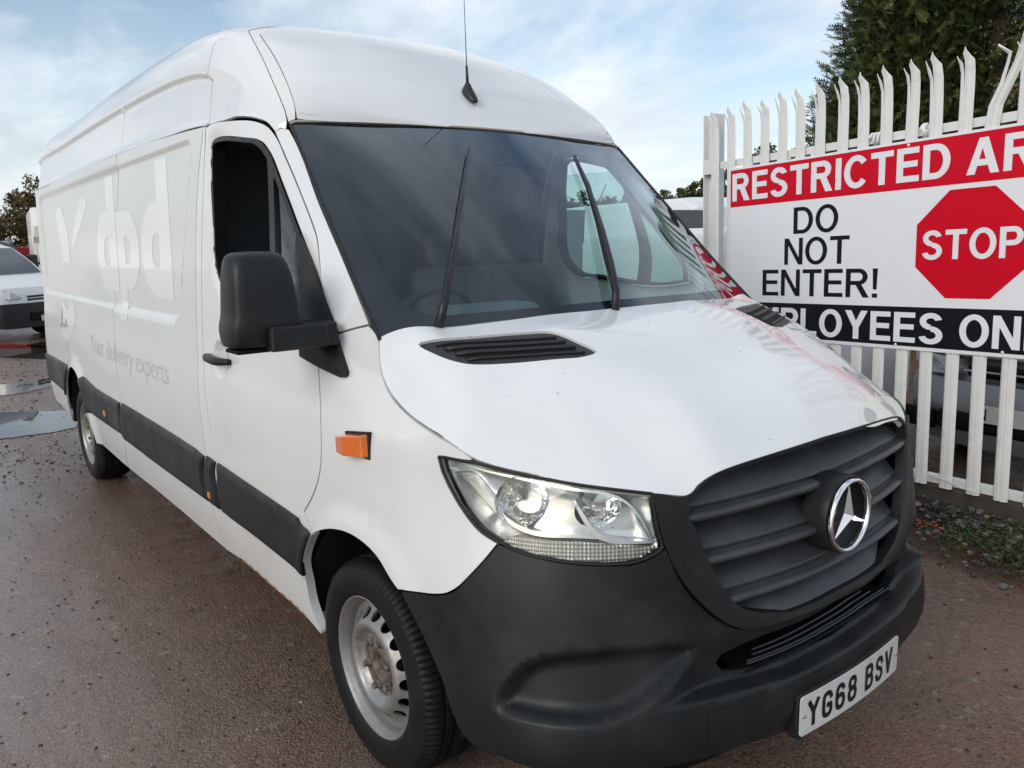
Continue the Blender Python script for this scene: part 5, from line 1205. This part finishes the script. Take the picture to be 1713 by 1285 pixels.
def glyph(ch, t):
    """block capital in a box 1 high; returns width and flat pieces"""
    B = lambda x0, y0, x1, y1: [(x0, y0), (x1, y0), (x1, y1), (x0, y1)]
    def arc(cx, cy, rx, ry, a0, a1, n=16):
        o = [(cx+rx*math.cos(math.radians(a0+(a1-a0)*i/n)), cy+ry*math.sin(math.radians(a0+(a1-a0)*i/n))) for i in range(n+1)]
        q = [(cx+(rx-t)*math.cos(math.radians(a0+(a1-a0)*i/n)), cy+(ry-t*.86)*math.sin(math.radians(a0+(a1-a0)*i/n))) for i in range(n+1)]; return [[o[i], o[i+1], q[i+1], q[i]] for i in range(n)]
    h = t*.86
    if ch == 'I': return t, [B(0, 0, t, 1)]
    if ch == 'E': return .68, [B(0, 0, t, 1), B(t, 0, .68, h), B(t, 1-h, .665, 1), B(t, .5-h/2+.02, .63, .5+h/2+.02)]
    if ch == 'T': return .72, [B(0, 1-h, .72, 1), B(.36-t/2, 0, .36+t/2, 1-h)]
    if ch == 'L': return .64, [B(0, 0, t, 1), B(t, 0, .64, h)]
    if ch == 'D': return .78, [B(0, 0, t, 1), B(t, 0, .36, h), B(t, 1-h, .36, 1)]+arc(.36, .5, .42, .5, -90, 90, 24)
    if ch == 'O': return .86, arc(.43, .5, .43, .515, 0, 360, 40)
    if ch == 'C': return .80, arc(.42, .5, .42, .515, 38, 322, 34)
    if ch == 'P': return .72, [B(0, 0, t, 1), B(t, .40, .42, .40+h), B(t, 1-h, .42, 1)]+arc(.42, .70, .30, .30, -90, 90, 18)
    if ch == 'R': return .80, [B(0, 0, t, 1), B(t, .43, .44, .43+h), B(t, 1-h, .44, 1), [(.34, .44), (.34+t*1.15, .46), (.80, 0), (.80-t*1.25, 0)]]+arc(.44, .715, .30, .285, -90, 90, 18)
    if ch == 'S': return .72, arc(.36, .735, .335, .275, 14, 270, 22)+arc(.36, .285, .36, .295, 90, -166, 22)
    if ch == 'A': return .84, [[(0, 0), (t*1.08, 0), (.42+.02, .90), (.42-t*.56, 1)], [(.42-t*.56, 1), (.42+t*.56, 1), (.84, 0), (.84-t*1.08, 0)], B(.21, .23, .63, .23+h)]
    if ch == 'N': return .76, [B(0, 0, t*.95, 1), B(.76-t*.95, 0, .76, 1), [(0, 1), (t*1.05, 1), (.76, 0), (.76-t*1.05, 0)]]
    if ch == 'M': return .88, [B(0, 0, t*.92, 1), B(.88-t*.92, 0, .88, 1), [(0, 1), (t*1.25, 1), (.44+t*.5, 0), (.44-t*.5, 0)], [(.88-t*1.25, 1), (.88, 1), (.44+t*.5, 0), (.44-t*.5, 0)]]
    if ch == 'Y': return .80, [[(0, 1), (t*1.15, 1), (.40+t/2, .42), (.40-t/2, .40)], [(.80-t*1.15, 1), (.80, 1), (.40+t/2, .40), (.40-t/2, .42)], B(.40-t/2, 0, .40+t/2, .42)]
    if ch == '!': return t, [B(0, 0, t, h), [(.15*t, .28), (.85*t, .28), (t, 1), (0, 1)]]
def sign_text(txt, a0, a1, u0, u1, m, y=.0060, t=.205, gap_=.10):
    G = [glyph(c, t) for c in txt]; tot = sum(g[0] for g in G)+gap_*(len(G)-1); x = 0
    for c, (w, pieces) in zip(txt, G):
        mb = MB(); 
        for i, pc in enumerate(pieces):
            q = [(-a0+(x+px_)/tot*(a0-a1), off+y+.00006*(i % 7), u0+pz_*(u1-u0)) for px_, pz_ in pc]
            ar = sum(q[k][0]*q[(k+1) % 4][2]-q[(k+1) % 4][0]*q[k][2] for k in range(4)); mb.add(q, [(0, 1, 2, 3) if ar < 0 else (3, 2, 1, 0)])
        mb.build('letter', m, sign); x += w+gap_
sign_text('RESTRICTED', 1.568, .063, 1.276, 1.456, sgw)
sign_text('AREA', -.022, -.690, 1.276, 1.452, sgw)
sign_text('DO', 1.053, .727, 1.036, 1.198, sgk, .0052, .168); sign_text('NOT', 1.120, .646, .846, 1.010, sgk, .0052, .168); sign_text('ENTER!', 1.295, .455, .650, .816, sgk, .0052, .168)
sign_text('STOP', .197, -.318, .858, 1.010, sgw, t=.195)
sign_text('EMPLOYEES', 1.470, .060, .408, .574, sgw, t=.20); sign_text('ONLY', -.028, -.62, .408, .574, sgw, t=.20)
mb = MB()
for a, u in ((1.20, 1.488), (.65, 1.488), (.30, 1.47), (1.50, .93), (.33, .392), (-.25, .392), (1.1, .392), (-.5, 1.47), (1.52, 1.45)):
    T = Matrix.Translation((-a, off+.004, u)) @ Matrix.Rotation(PI, 4, 'Z'); mb.lathe([(.0085, 0), (.007, .003), (.0001, .004)], 10, T)
mb.build('rivets', sgw, sign, True)['kind'] = 'stuff'
# ---- low retaining kerb, rubble and weeds below the fence
kerb = MB(); kerb.box((.2, -.06, -.52), (6.5, .11, .30)); ko = kerb.build('retaining_kerb', mat('old_concrete', (.060, .048, .040), .8, noise=.35, nscale=12, bump=.004, bscale=25, dirt=(.05, .055, .03), dirt_scale=5), None, bevel=.012); ko.matrix_world = FM
tag(ko, 'low stained concrete kerb running along the foot of the white fence', 'kerb')
def frontz(x, y, g):
    P = np.stack([x, y], 1)-np.array([FO.x, FO.y]); a = P@np.array([FD.x, FD.y]); o_ = -(P@np.array([FN.x, FN.y])); w = .05+.36*g.random(len(x))
    keep = (o_ > .0) & (o_ < w) & (a > -2.5) & (a < 1.5); return .20*(1-np.clip(o_/.40, 0, 1))**1.1, keep
rm_ = [mat('rubble_dark', (.045, .045, .042), .75, noise=.4, nscale=30, bump=.002, bscale=90), mat('rubble_grey', (.13, .12, .11), .8, noise=.3, nscale=30, bump=.002, bscale=90), mat('rubble_brown', (.20, .14, .09), .8, noise=.3, nscale=30)]
stones(16000, (-1.2, 3.0, 1.6, 3.1), .006, .026, 'rubble', None, 11, zf=frontz, power=2.0, mats=rm_)
def leafclump(n, place, size, m, name, seed, up=.7, mi=None):
    g = np.random.default_rng(seed); VV, FF = [], []
    for i in range(n):
        b = np.array(place(g)); d = np.array([g.normal(), g.normal(), abs(g.normal())*up+.2]); d /= np.linalg.norm(d); s_ = np.cross(d, [0, 0, 1]); s_ /= np.linalg.norm(s_)+1e-6; L_ = size*g.uniform(.5, 1.3); w = L_*.16
        c = len(VV); dr = np.array([0, 0, -L_*.25]); VV += [b, b+d*L_*.5+s_*w, b+d*L_+dr, b+d*L_*.5-s_*w]; FF += [(c, c+1, c+2, c+3)]
    return mesh_obj(name, VV, FF, m, None, False)
def weed_place(g):
    a = g.normal(-.42, .20); o_ = abs(g.normal(.16, .07)); p = floc(a, o_, 0); return (p.x, p.y, (.20*max(0, 1-o_/.40)**1.1)+.008)
tag(leafclump(1000, weed_place, .032, mat('weed_green', (.055, .085, .025), .6, noise=.35, nscale=30), 'weeds', 5), kind='stuff')
def wp2(g):
    p = floc(g.normal(-.03, .05), .2+g.normal(0, .03), 0); return (p.x, p.y, .12)
tag(leafclump(40, wp2, .024, mat('weed_orange', (.42, .10, .02), .6), 'dead_leaves', 6), kind='stuff')
# bank of dirt and litter behind the fence
def backz(x, y, g):
    P = np.stack([x, y], 1)-np.array([FO.x, FO.y]); o_ = (P@np.array([FN.x, FN.y])); keep = (o_ > .15) & (o_ < .9); return .22+.0*x, keep
bm_ = MB(); q0, q1, q2, q3 = [floc(a, o_, 0) for a, o_ in ((1.5, -.11), (-3.2, -.11), (-3.2, -1.1), (1.5, -1.1))]
bm_.add([(q0.x, q0.y, .20), (q1.x, q1.y, .20), (q2.x, q2.y, .03), (q3.x, q3.y, .03)], [(0, 1, 2, 3)]); tag(bm_.build('earth_bank', mat('earth', (.07, .05, .035), .9, noise=.4, nscale=18, bump=.01, bscale=20), None), kind='structure')
stones(2600, (-1.5, 3.6, 2.2, 3.6), .010, .04, 'litter_stones', None, 12, zf=lambda x, y, g: ((lambda P: (.21-.17*np.clip(((P@np.array([FN.x, FN.y]))-.11)/.99, 0, 1), ((P@np.array([FN.x, FN.y])) > .12) & ((P@np.array([FN.x, FN.y])) < .7)))(np.stack([x, y], 1)-np.array([FO.x, FO.y]))), mats=rm_)
# ================================================================== OTHER VEHICLES
def prof_body(name, prof, Wd, m, parent, round_front=.18, edge=.07, tumble=.05):
    """prof: closed (x, z) side outline, counter-clockwise; lofted across the width with rounded edges"""
    P = np.array(prof, float); zmx = P[:, 1].max(); xf = P[:, 0].max(); rows = []
    st = [(-1, edge), (-.985, edge*.45), (-.94, edge*.12), (-.80, 0), (-.4, 0), (0, 0), (.4, 0), (.80, 0), (.94, edge*.12), (.985, edge*.45), (1, edge)]
    for k, ins in st:
        Q = offset_poly(P, ins) if ins else P.copy(); w = Wd/2*k
        x = Q[:, 0]-round_front*abs(k)**3*np.clip((P[:, 0]-(xf-.9))/.9, 0, 1); y = w*(1-tumble*np.clip((Q[:, 1]-.9)/(zmx-.9), 0, 1)**1.3); rows.append(np.stack([x, np.full(len(P), 1)*y, Q[:, 1]], 1))
    n = len(P); V = np.vstack(rows); F = []
    for i in range(len(rows)-1):
        for j in range(n): F.append((i*n+j, i*n+(j+1) % n, (i+1)*n+(j+1) % n, (i+1)*n+j))
    F.append(tuple(range(n))[::-1]); F.append(tuple((len(rows)-1)*n+j for j in range(n)))
    o = mesh_obj(name, V, F, m, parent, True); flip_fix(o); sharp_by_angle(o, math.radians(38)); return o
def on_side(Wd, zmx, x, z, out=.006, tumble=.05): return Wd/2*(1-tumble*max(0, (z-.9)/(zmx-.9))**1.3)+out
v_white = mat('van_white_far', (.80, .80, .79), .3, coat=.8, noise=.03, nscale=2)
v_glass = mat('far_glass', (.025, .035, .04), .04, spec=.8, coat=1)
v_black = mat('far_black_plastic', (.02, .021, .023), .5)
v_lamp = mat('far_lamp', (.55, .56, .57), .12, metal=.6, coat=1)
def far_wheel(parent, x, y, r=.34):
    T = Matrix.Translation((x, y, r)); s_ = 1 if y < 0 else -1
    if s_ < 0: T = T @ Matrix.Rotation(PI, 4, 'Z')
    o = MB().lathe([(r*.62, .10), (r*.85, .115), (r*.97, .09), (r, .05), (r, -.08), (r*.6, -.1)], 28, T).build('wheel', tyre_m, parent, True)
    MB().lathe([(r*.63, .105), (r*.58, .085), (r*.50, .06), (r*.3, .075), (r*.12, .07), (.0001, .08)], 24, T).build('rim', steel, o, True); return o
def side_poly(parent, name, pts, Wd, zmx, m, out=.006):
    res = []
    for sg in (-1, 1):
        v = [(x, sg*on_side(Wd, zmx, x, z, out), z) for x, z in pts]+[(x, sg*on_side(Wd, zmx, x, z, out-.02), z) for x, z in pts]; n = len(pts)
        o = mesh_obj(name, v, [tuple(range(n)), tuple(range(n, 2*n))]+[(i, (i+1) % n, n+(i+1) % n, n+i) for i in range(n)], m, parent, False); flip_fix(o); res.append(o)
    return res
def screen(parent, p0, p1, Wd, zmx, m, rf=.18, xf=0, name='windscreen', k=.86):
    v = []; ys = np.linspace(-k, k, 9)
    for (x, z) in p0:
        for q in ys: w = Wd/2*(1-.05*max(0, (z-.9)/(zmx-.9))**1.3); v.append((x-rf*abs(q)**3*min(1, max(0, (x-(xf-.9))/.9))+.012, q*w, z+.012))
    return mesh_obj(name, v, [(r*9+i, r*9+i+1, r*9+9+i+1, r*9+9+i) for r in range(len(p0)-1) for i in range(8)], m, parent, True)
def make_van(name, label, loc, yaw, H=2.5, L=5.4, Wd=2.0, group=None, bumper_h=.72, paint=None, plate=True, cat='van', aer=False):
    t = thing(name, label, cat, loc, yaw, group); paint = paint or v_white
    xw = -1.05; prof = [(0, .32), (.02, .60), (-.02, .86), (-.10, 1.02), (-.35, 1.13), (-.78, 1.24), (-1.13, 1.24+(min(2.06, H-.18)-1.24)*.54), (-1.50, min(2.06, H-.18)), (-1.75, H-.10), (-2.15, H-.02), (-2.9, H), (-L+.3, H), (-L+.04, H-.12), (-L, 1.2), (-L, .34)]
    prof_body('body', prof[::-1], Wd, paint, t)
    tz = min(2.06, H-.18); screen(t, [(-.81, 1.262), (-1.13, 1.24+(tz-1.24)*.54), (-1.47, tz-.03)], None, Wd, H, v_glass)
    side_poly(t, 'side_window', [(-1.10, 1.34), (-1.72, 1.30), (-2.02, 1.34), (-2.02, 1.92), (-1.62, 1.94), (-1.20, 1.48)], Wd, H, v_glass)
    bp = [(.02, .26), (.05, .50), (.03, bumper_h), (-.06, bumper_h+.03), (-.62, bumper_h-.04), (-.62, .56), (-.60, .30)]
    prof_body('bumper', bp[::-1], Wd+.02, v_black, t, tumble=0, edge=.05)
    mb = MB(); mb.box((.040, 0, .47), (.03, .95, .16)); mb.build('air_intake', black, t, bevel=.02)
    mb = MB(); 
    for z in (bumper_h+.07, bumper_h+.13): mb.box((-.015, 0, z), (.03, .9, .035))
    mb.build('grille', v_black, t, bevel=.008)['kind'] = 'stuff'
    for sg in (-1, 1):
        pts = [(-.05, .56, .84), (-.11, .80, .81), (-.27, .975, .88), (-.50, 1.0, 1.02), (-.34, .955, 1.02), (-.13, .76, .95)]; v = [(x+.035, sg*y*Wd/2*1.012, z) for x, y, z in pts]+[(x-.10, sg*y*Wd/2*.9, z) for x, y, z in pts]
        o = mesh_obj('headlight', v, [(0, 1, 2, 3, 4, 5), tuple(range(6, 12))]+[(i, (i+1) % 6, 6+(i+1) % 6, 6+i) for i in range(6)], v_lamp, t, False); flip_fix(o)
        mb = MB(); mb.box((-1.28, sg*(Wd/2+.16), 1.47), (.14, .20, .32)); mb.box((-1.22, sg*(Wd/2+.03), 1.36), (.08, .14, .08)); mb.build('door_mirror', v_black, t, bevel=.03)
        for x in (-.95, -.95-3.0 if L > 5 else -.95-2.6): far_wheel(t, x, sg*(Wd/2-.10)); 
        for x in (-.95, -.95-3.0 if L > 5 else -.95-2.6):
            pts = [(x+.42*math.cos(a), .36+.42*math.sin(a)) for a in np.linspace(0, PI, 13)]+[(x-.42, .33), (x+.42, .33)]; y0 = Wd/2+.004
            o = mesh_obj('wheel_arch', [(px_, sg*y0, pz_) for px_, pz_ in pts], [tuple(range(len(pts)))], black, t, False)
    if plate: mb = MB(); mb.box((.065, 0, .42), (.01, .52, .11)); mb.build('number_plate', plate_m, t)
    if aer: mb = MB(); mb.tube([(-1.95, 0, H-.06), (-2.25, 0, H+.34)], .008, 5); mb.build('aerial', v_black, t)
    return t
def ray_at(u, v, dist):
    d = ray(u, v); d = d/np.linalg.norm(d); return CAM+d*dist
# white van at the left edge, nose towards us
make_van('parked_van', 'white van with a black bumper beyond the puddles, cut by the left photo edge', (-15.9, .55, 0), math.radians(40), H=1.98, L=4.9, aer=False)
# others seen over the bonnet and through the cab
def pol(az, dist): a = math.radians(az); return (CAM[0]+dist*math.cos(a), CAM[1]+dist*math.sin(a), 0)
make_van('parked_van', 'tall white van with a roof aerial, seen through the cab of the front van', pol(140.5, 14), math.radians(172), H=2.10, L=5.2, aer=True, plate=False)
make_van('parked_van', 'low white van side-on, seen through the far cab window', pol(140.5, 9.6), math.radians(176), H=1.72, L=4.3, Wd=1.7, plate=False)
make_van('parked_van', 'white van nose-on behind the left end of the sign board', pol(121.4, 11.5), math.radians(-58), H=2.5, L=5.2, plate=False)
# row of vans across the yard, reflected in the flank
for i, x in enumerate((-9.5, -6.3, -3.4)):
    make_van('parked_van', 'white van across the yard, seen only as a reflection in the van flank', (x, -9.5-.5*i, 0), math.radians(80), H=2.45, group='vans across the yard')
# motor caravan: cab with an overhanging body
mh = make_van('motor_caravan', 'white motor caravan with an overcab bed behind the far left van', (-24.5, 2.75, 0), math.radians(-6), H=2.3, L=4.2, Wd=2.0, cat='camper', plate=False)
prof_body('living_body', [(-1.6, 1.0), (-1.62, 1.95), (-.75, 2.12), (-.55, 2.45), (-.95, 2.95), (-1.9, 3.05), (-6.3, 3.05), (-6.4, .7), (-1.9, .7)], 2.2, mat('camper_cream', (.80, .79, .75), .35, coat=.4), mh, edge=.08)
rt = thing('red_trailer', 'long red trailer body showing low between the far left van and the camper', 'trailer', (-34, 3.2, 0), math.radians(100))
mb = MB(); mb.box((0, 0, 1.25), (9, 2.3, 1.3)); mb.build('trailer_body', mat('trailer_red', (.30, .012, .02), .5, noise=.1, nscale=2), rt, bevel=.05)
for x in (-2.4, -1.4, 2.8): far_wheel(rt, x, -1.05, .42); far_wheel(rt, x, 1.05, .42)
# silver car nose-on behind the fence
silver_p = mat('silver_paint', (.36, .37, .39), .30, metal=.5, coat=.9)
def make_car():
    d0 = ray(1503, 640); P0 = np.array(tuple(FO)); n0 = np.array(tuple(FN)); tt = ((P0-CAM)@n0+1.15)/(d0@n0); P = (CAM+d0*tt)[:2]-np.array([FD.x, FD.y])*.86
    t = thing('silver_car', 'silver car standing nose-on behind the lower bars of the white fence', 'car', (P[0], P[1], 0), math.atan2(-FN.y, -FN.x)); Wd, H = 1.76, 1.46
    prof = [(0, .28), (.03, .50), (.0, .66), (-.08, .80), (-.30, .90), (-1.05, 1.02), (-1.75, 1.40), (-2.3, H), (-3.1, 1.40), (-3.7, 1.05), (-4.1, .95), (-4.2, .6), (-4.15, .3)]
    prof_body('body', prof[::-1], Wd, silver_p, t, round_front=.28, edge=.09); screen(t, [(-1.10, 1.045), (-1.72, 1.385)], None, Wd, H, v_glass, rf=.28)
    side_poly(t, 'side_window', [(-1.35, 1.06), (-3.5, 1.06), (-3.0, 1.34), (-1.85, 1.36)], Wd, H, v_glass)
    bpf = [(.03, .22), (.09, .34), (.10, .56), (.06, .66), (-.06, .68), (-.5, .62), (-.5, .26)]; prof_body('bumper', bpf[::-1], Wd+.03, silver_p, t, tumble=0, edge=.06, round_front=.30)
    mb = MB(); mb.box((.075, 0, .40), (.06, 1.02, .13)); mb.build('lower_intake', black, t, bevel=.03)
    mb = MB(); mb.box((-.005, 0, .735), (.06, .72, .085)); mb.build('grille', black, t, bevel=.02)
    mb = MB(); mb.box((.02, 0, .74), (.05, .74, .012)); mb.build('grille_bar', chrome, t)
    mb = MB(); mb.box((-.095, 0, .845), (.14, 1.36, .06)); mb.build('bonnet_lip', mat('cream_strip', (.62, .60, .54), .4, coat=.5), t, bevel=.02)
    mb = MB(); mb.box((.105, 0, .475), (.012, .52, .112)); pl = mb.build('number_plate', plate_m, t, bevel=.003)
    stroke_letters('S', 0, .05, .079, .061, -.0395, lambda u: np.stack([np.full(len(u), .113), -u[:, 0]+99, u[:, 1]+.475], 1), 'plate_letter', ink, pl) if False else None
    v, f = text_mesh('N', .02); lo, hi = v.min(0), v.max(0); w = (v-lo)/(hi-lo); mesh_obj('plate_letter', np.stack([np.full(len(w), .1125), -.215+w[:, 0]*.05, .435+w[:, 1]*.079], 1), f, ink, pl, False)
    for sg in (-1, 1):
        pts = [(.0, .44, .80), (-.04, .66, .82), (-.22, .86, .86), (-.20, .86, .74), (-.02, .64, .69), (.03, .44, .70)]; v = [(x+.01, sg*y*Wd/1.76, z) for x, y, z in pts]+[(x-.1, sg*y*.95, z) for x, y, z in pts]
        o = mesh_obj('headlight', v, [(0, 1, 2, 3, 4, 5), tuple(range(6, 12))]+[(i, (i+1) % 6, 6+(i+1) % 6, 6+i) for i in range(6)], v_lamp, t, False); flip_fix(o)
        mb = MB(); mb.box((.05, sg*.66, .38), (.06, .26, .14)); mb.build('fog_recess', black, t, bevel=.03)
        for x in (-.82, -3.4): far_wheel(t, x, sg*(Wd/2-.09), .31)
        for x in (-.82, -3.4):
            pts = [(x+.37*math.cos(a), .32+.37*math.sin(a)) for a in np.linspace(0, PI, 13)]+[(x-.37, .27), (x+.37, .27)]; mesh_obj('wheel_arch', [(px_, sg*(Wd/2+.004), pz_) for px_, pz_ in pts], [tuple(range(len(pts)))], black, t, False)
        mb = MB(); mb.box((-1.45, sg*(Wd/2+.09), 1.02), (.12, .18, .12)); mb.build('door_mirror', silver_p, t, bevel=.03)
    return t
make_car()
# ================================================================== TREES
def leaf_mat(name, c, tr=.25, var=.35):
    m = mat(name, c, .55, spec=.3, noise=var, nscale=1.6)
    return m
bark = mat('bark', (.06, .045, .035), .9, noise=.3, nscale=12, bump=.01, bscale=20)
def trunk_mb(h, r, seed, limbs=10, spread=.35, lo=.25):
    g = np.random.default_rng(seed); mb = MB(); tip = np.array([g.normal()*.03*h, g.normal()*.03*h, h*.93]); mb.tube([(0, 0, -.1), tuple(tip*[.3, .3, .33]), tuple(tip*[.7, .7, .66]), tuple(tip)], [r, r*.75, r*.45, r*.12], 8)
    ends = []
    for i in range(limbs):
        f = lo+(.9-lo)*i/limbs; a = g.uniform(0, 6.28); L_ = h*spread*(1.15-f)*g.uniform(.7, 1.2); b = np.array([0, 0, h*f]); e = b+np.array([math.cos(a)*L_, math.sin(a)*L_, L_*g.uniform(.3, .9)]); m_ = (b+e)/2+g.normal(size=3)*L_*.08
        mb.tube([tuple(b), tuple(m_), tuple(e)], [r*.32, r*.2, r*.06], 5); ends.append(e)
    return mb, ends
def conifer(name, label, loc, h, rad, seed, n=9000, cols=('conifer_dark', 'conifer_mid'), group=None):
    t = thing(name, label, 'tree', loc, 0, group); mb, _ = trunk_mb(h, .22, seed, 16, .22, .1); mb.build('trunk', bark, t, True); g = np.random.default_rng(seed)
    # upright plumes: crown made of many leaning flames, each hung with flat sprays
    K = 90; pa = g.uniform(0, 6.28, K); pz = h*g.uniform(.02, .97, K)**.8; pr = rad*(1-(pz/h)**2.2)**.7*g.uniform(.75, 1.08, K); pc = np.stack([np.cos(pa)*pr*.80, np.sin(pa)*pr*.80, pz], 1)
    idx = g.integers(0, K, n); p = pc[idx]+g.normal(size=(n, 3))*np.array([.34, .34, .55])*rad*.40; p[:, 2] = np.abs(p[:, 2])+.03
    out = p*[1, 1, 0]; L0 = np.linalg.norm(out, axis=1)+1e-6; zz = np.clip(p[:, 2]/h, 0, .999); rr_ = rad*(1-zz**2.2)**.7*1.08; keep = (L0 < rr_+.16) & (p[:, 2] < h); p, out, L0 = p[keep], out[keep], L0[keep]; m_ = len(p); out = out/L0[:, None]
    d = out*g.uniform(.5, 1, m_)[:, None]+np.stack([np.zeros(m_), np.zeros(m_), g.uniform(.1, .9, m_)], 1)+g.normal(size=(m_, 3))*.30; d /= np.linalg.norm(d, axis=1)[:, None]; s_ = np.cross(d, g.normal(size=(m_, 3))); s_ /= np.linalg.norm(s_, axis=1)[:, None]; L_ = g.uniform(.10, .25, m_)[:, None]
    tp_ = [(0, 0), (1, 0)]; fs = []
    for j in range(4):
        f = .14+.2*j; w = .34*(1-f*.6); q = len(tp_); tp_ += [(f, 0), (f+.30, w), (f+.15, 0), (f+.30, -w)]; fs += [(q, q+1, q+2), (q, q+2, q+3)]
    q = len(tp_); tp_ += [(0, .05), (0, -.05)]; fs.append((q, q+1, 1)); T_p = np.array(tp_); nt_ = len(T_p)
    Vv = (p[:, None]+d[:, None]*(T_p[None, :, 0:1]*L_[:, None])+s_[:, None]*(T_p[None, :, 1:2]*L_[:, None])); Vv[:, :, 2] -= .05*T_p[None, :, 0]*L_*4; Vv = Vv.reshape(-1, 3)
    Ff = (np.array(fs)[None]+(np.arange(m_)*nt_)[:, None, None]).reshape(-1, 3); Mi = np.repeat((g.random(m_) < .42).astype(int), len(fs)).tolist()
    o = mesh_obj('crown', Vv, Ff, None, t, False, [MATS[cols[0]], MATS[cols[1]]], Mi); return t
mat('conifer_dark', (.030, .046, .015), .6, spec=.25, noise=.35, nscale=1.2); mat('conifer_mid', (.105, .130, .038), .6, spec=.25, noise=.35, nscale=1.2)
mat('leaf_olive', (.085, .085, .028), .6, noise=.3, nscale=1); mat('leaf_green', (.050, .070, .022), .6, noise=.3, nscale=1); mat('leaf_rust', (.13, .075, .03), .6, noise=.3, nscale=1)
def broadleaf(name, label, loc, h, rad, seed, n=7000, ls=.10, cols=('leaf_green', 'leaf_olive'), dens=1, low=.25, group=None, cat='tree'):
    t = thing(name, label, cat, loc, 0, group); g = np.random.default_rng(seed); mb, ends = trunk_mb(h*.92, h*.022, seed, 16, .42, low); mb.build('trunk', bark, t, True)
    K = 46; u = g.normal(size=(K, 3)); u /= np.linalg.norm(u, axis=1)[:, None]; cc = u*[rad, rad, h*(1-low)/2]*g.uniform(.45, .95, K)[:, None]+[0, 0, h*(low+(1-low)/2)]; cr = rad*g.uniform(.16, .36, K)
    k = g.integers(0, K, n); dv = g.normal(size=(n, 3)); dv /= np.linalg.norm(dv, axis=1)[:, None]; p = cc[k]+dv*(cr[k]*g.uniform(.35, 1.05, n))[:, None]; a = g.normal(size=(n, 3)); a /= np.linalg.norm(a, axis=1)[:, None]; b = np.cross(a, g.normal(size=(n, 3))); b /= np.linalg.norm(b, axis=1)[:, None]; s_ = (ls*g.uniform(.6, 1.4, n))[:, None]
    V = np.stack([p-a*s_, p+b*s_*.55, p+a*s_, p-b*s_*.55], 1).reshape(-1, 3); F = np.arange(4*n).reshape(n, 4); mi = (g.random(n) < .45).astype(int).tolist()
    mesh_obj('crown', V, F, None, t, False, [MATS[cols[0]], MATS[cols[1]]], mi); return t
def polar(az, dist): a = math.radians(az); return (CAM[0]+dist*math.cos(a), CAM[1]+dist*math.sin(a), 0)
conifer('conifer_tree', 'big dark conifer rising above the red part of the sign, left one of the clump', polar(115.5, 15.5), 7.0, 1.80, 1, 30000)
conifer('conifer_tree', 'dark conifer nearest the right edge of the photo', polar(111.4, 15.0), 7.6, 1.70, 2, 26000)
conifer('conifer_tree', 'conifer filling the gap behind the two front conifers', polar(113.6, 17.5), 6.6, 1.9, 3, 14000)
broadleaf('bare_tree', 'thin reddish half-bare tree at the right edge behind the bent fence bar', polar(107.0, 13.5), 5.6, 1.2, 8, 5000, .028, ('leaf_rust', 'leaf_olive'))
broadleaf('round_tree', 'small dark tree seen between the fence bars, left of the conifers', polar(123.8, 34), 5.2, 1.4, 9, 5000, .11)
broadleaf('round_tree', 'low dark bush joining the small tree left of the conifers', polar(125.4, 36), 4.2, 1.2, 10, 4000, .11)
hl = ['olive tree of the far hedge line, just left of the fence post', 'second hedge-line tree left of the fence post, a little lower', 'rounded olive tree above the white van roofs, third from the post', 'short hedge-line tree touching the windscreen edge']
for i, az in enumerate((126.6, 127.6, 128.8, 129.9, 131.2, 132.8, 134.5, 136.3, 138.2, 140.5, 143)):
    broadleaf('hedgerow_tree', hl[i] if i < 4 else 'hedge-line tree seen only through the glass of the front van', polar(az, 62+3*math.sin(i*2)), [6.2, 5.2, 5.7, 4.7, 5.2, 5.0, 4.6, 5.2, 4.8, 4.2, 4.0][i], 1.9, 30+i, 3200, .17, group='trees in the far hedge line')
broadleaf('autumn_tree', 'round tree with brownish leaves standing above the far left van', polar(171.3, 48), 5.6, 2.0, 60, 9000, .085, ('leaf_olive', 'leaf_rust'), low=.1)
broadleaf('autumn_tree', 'lower brown-green tree at the left edge behind the far van', polar(173.6, 50), 4.2, 2.3, 61, 9000, .085, ('leaf_olive', 'leaf_rust'), low=.1)
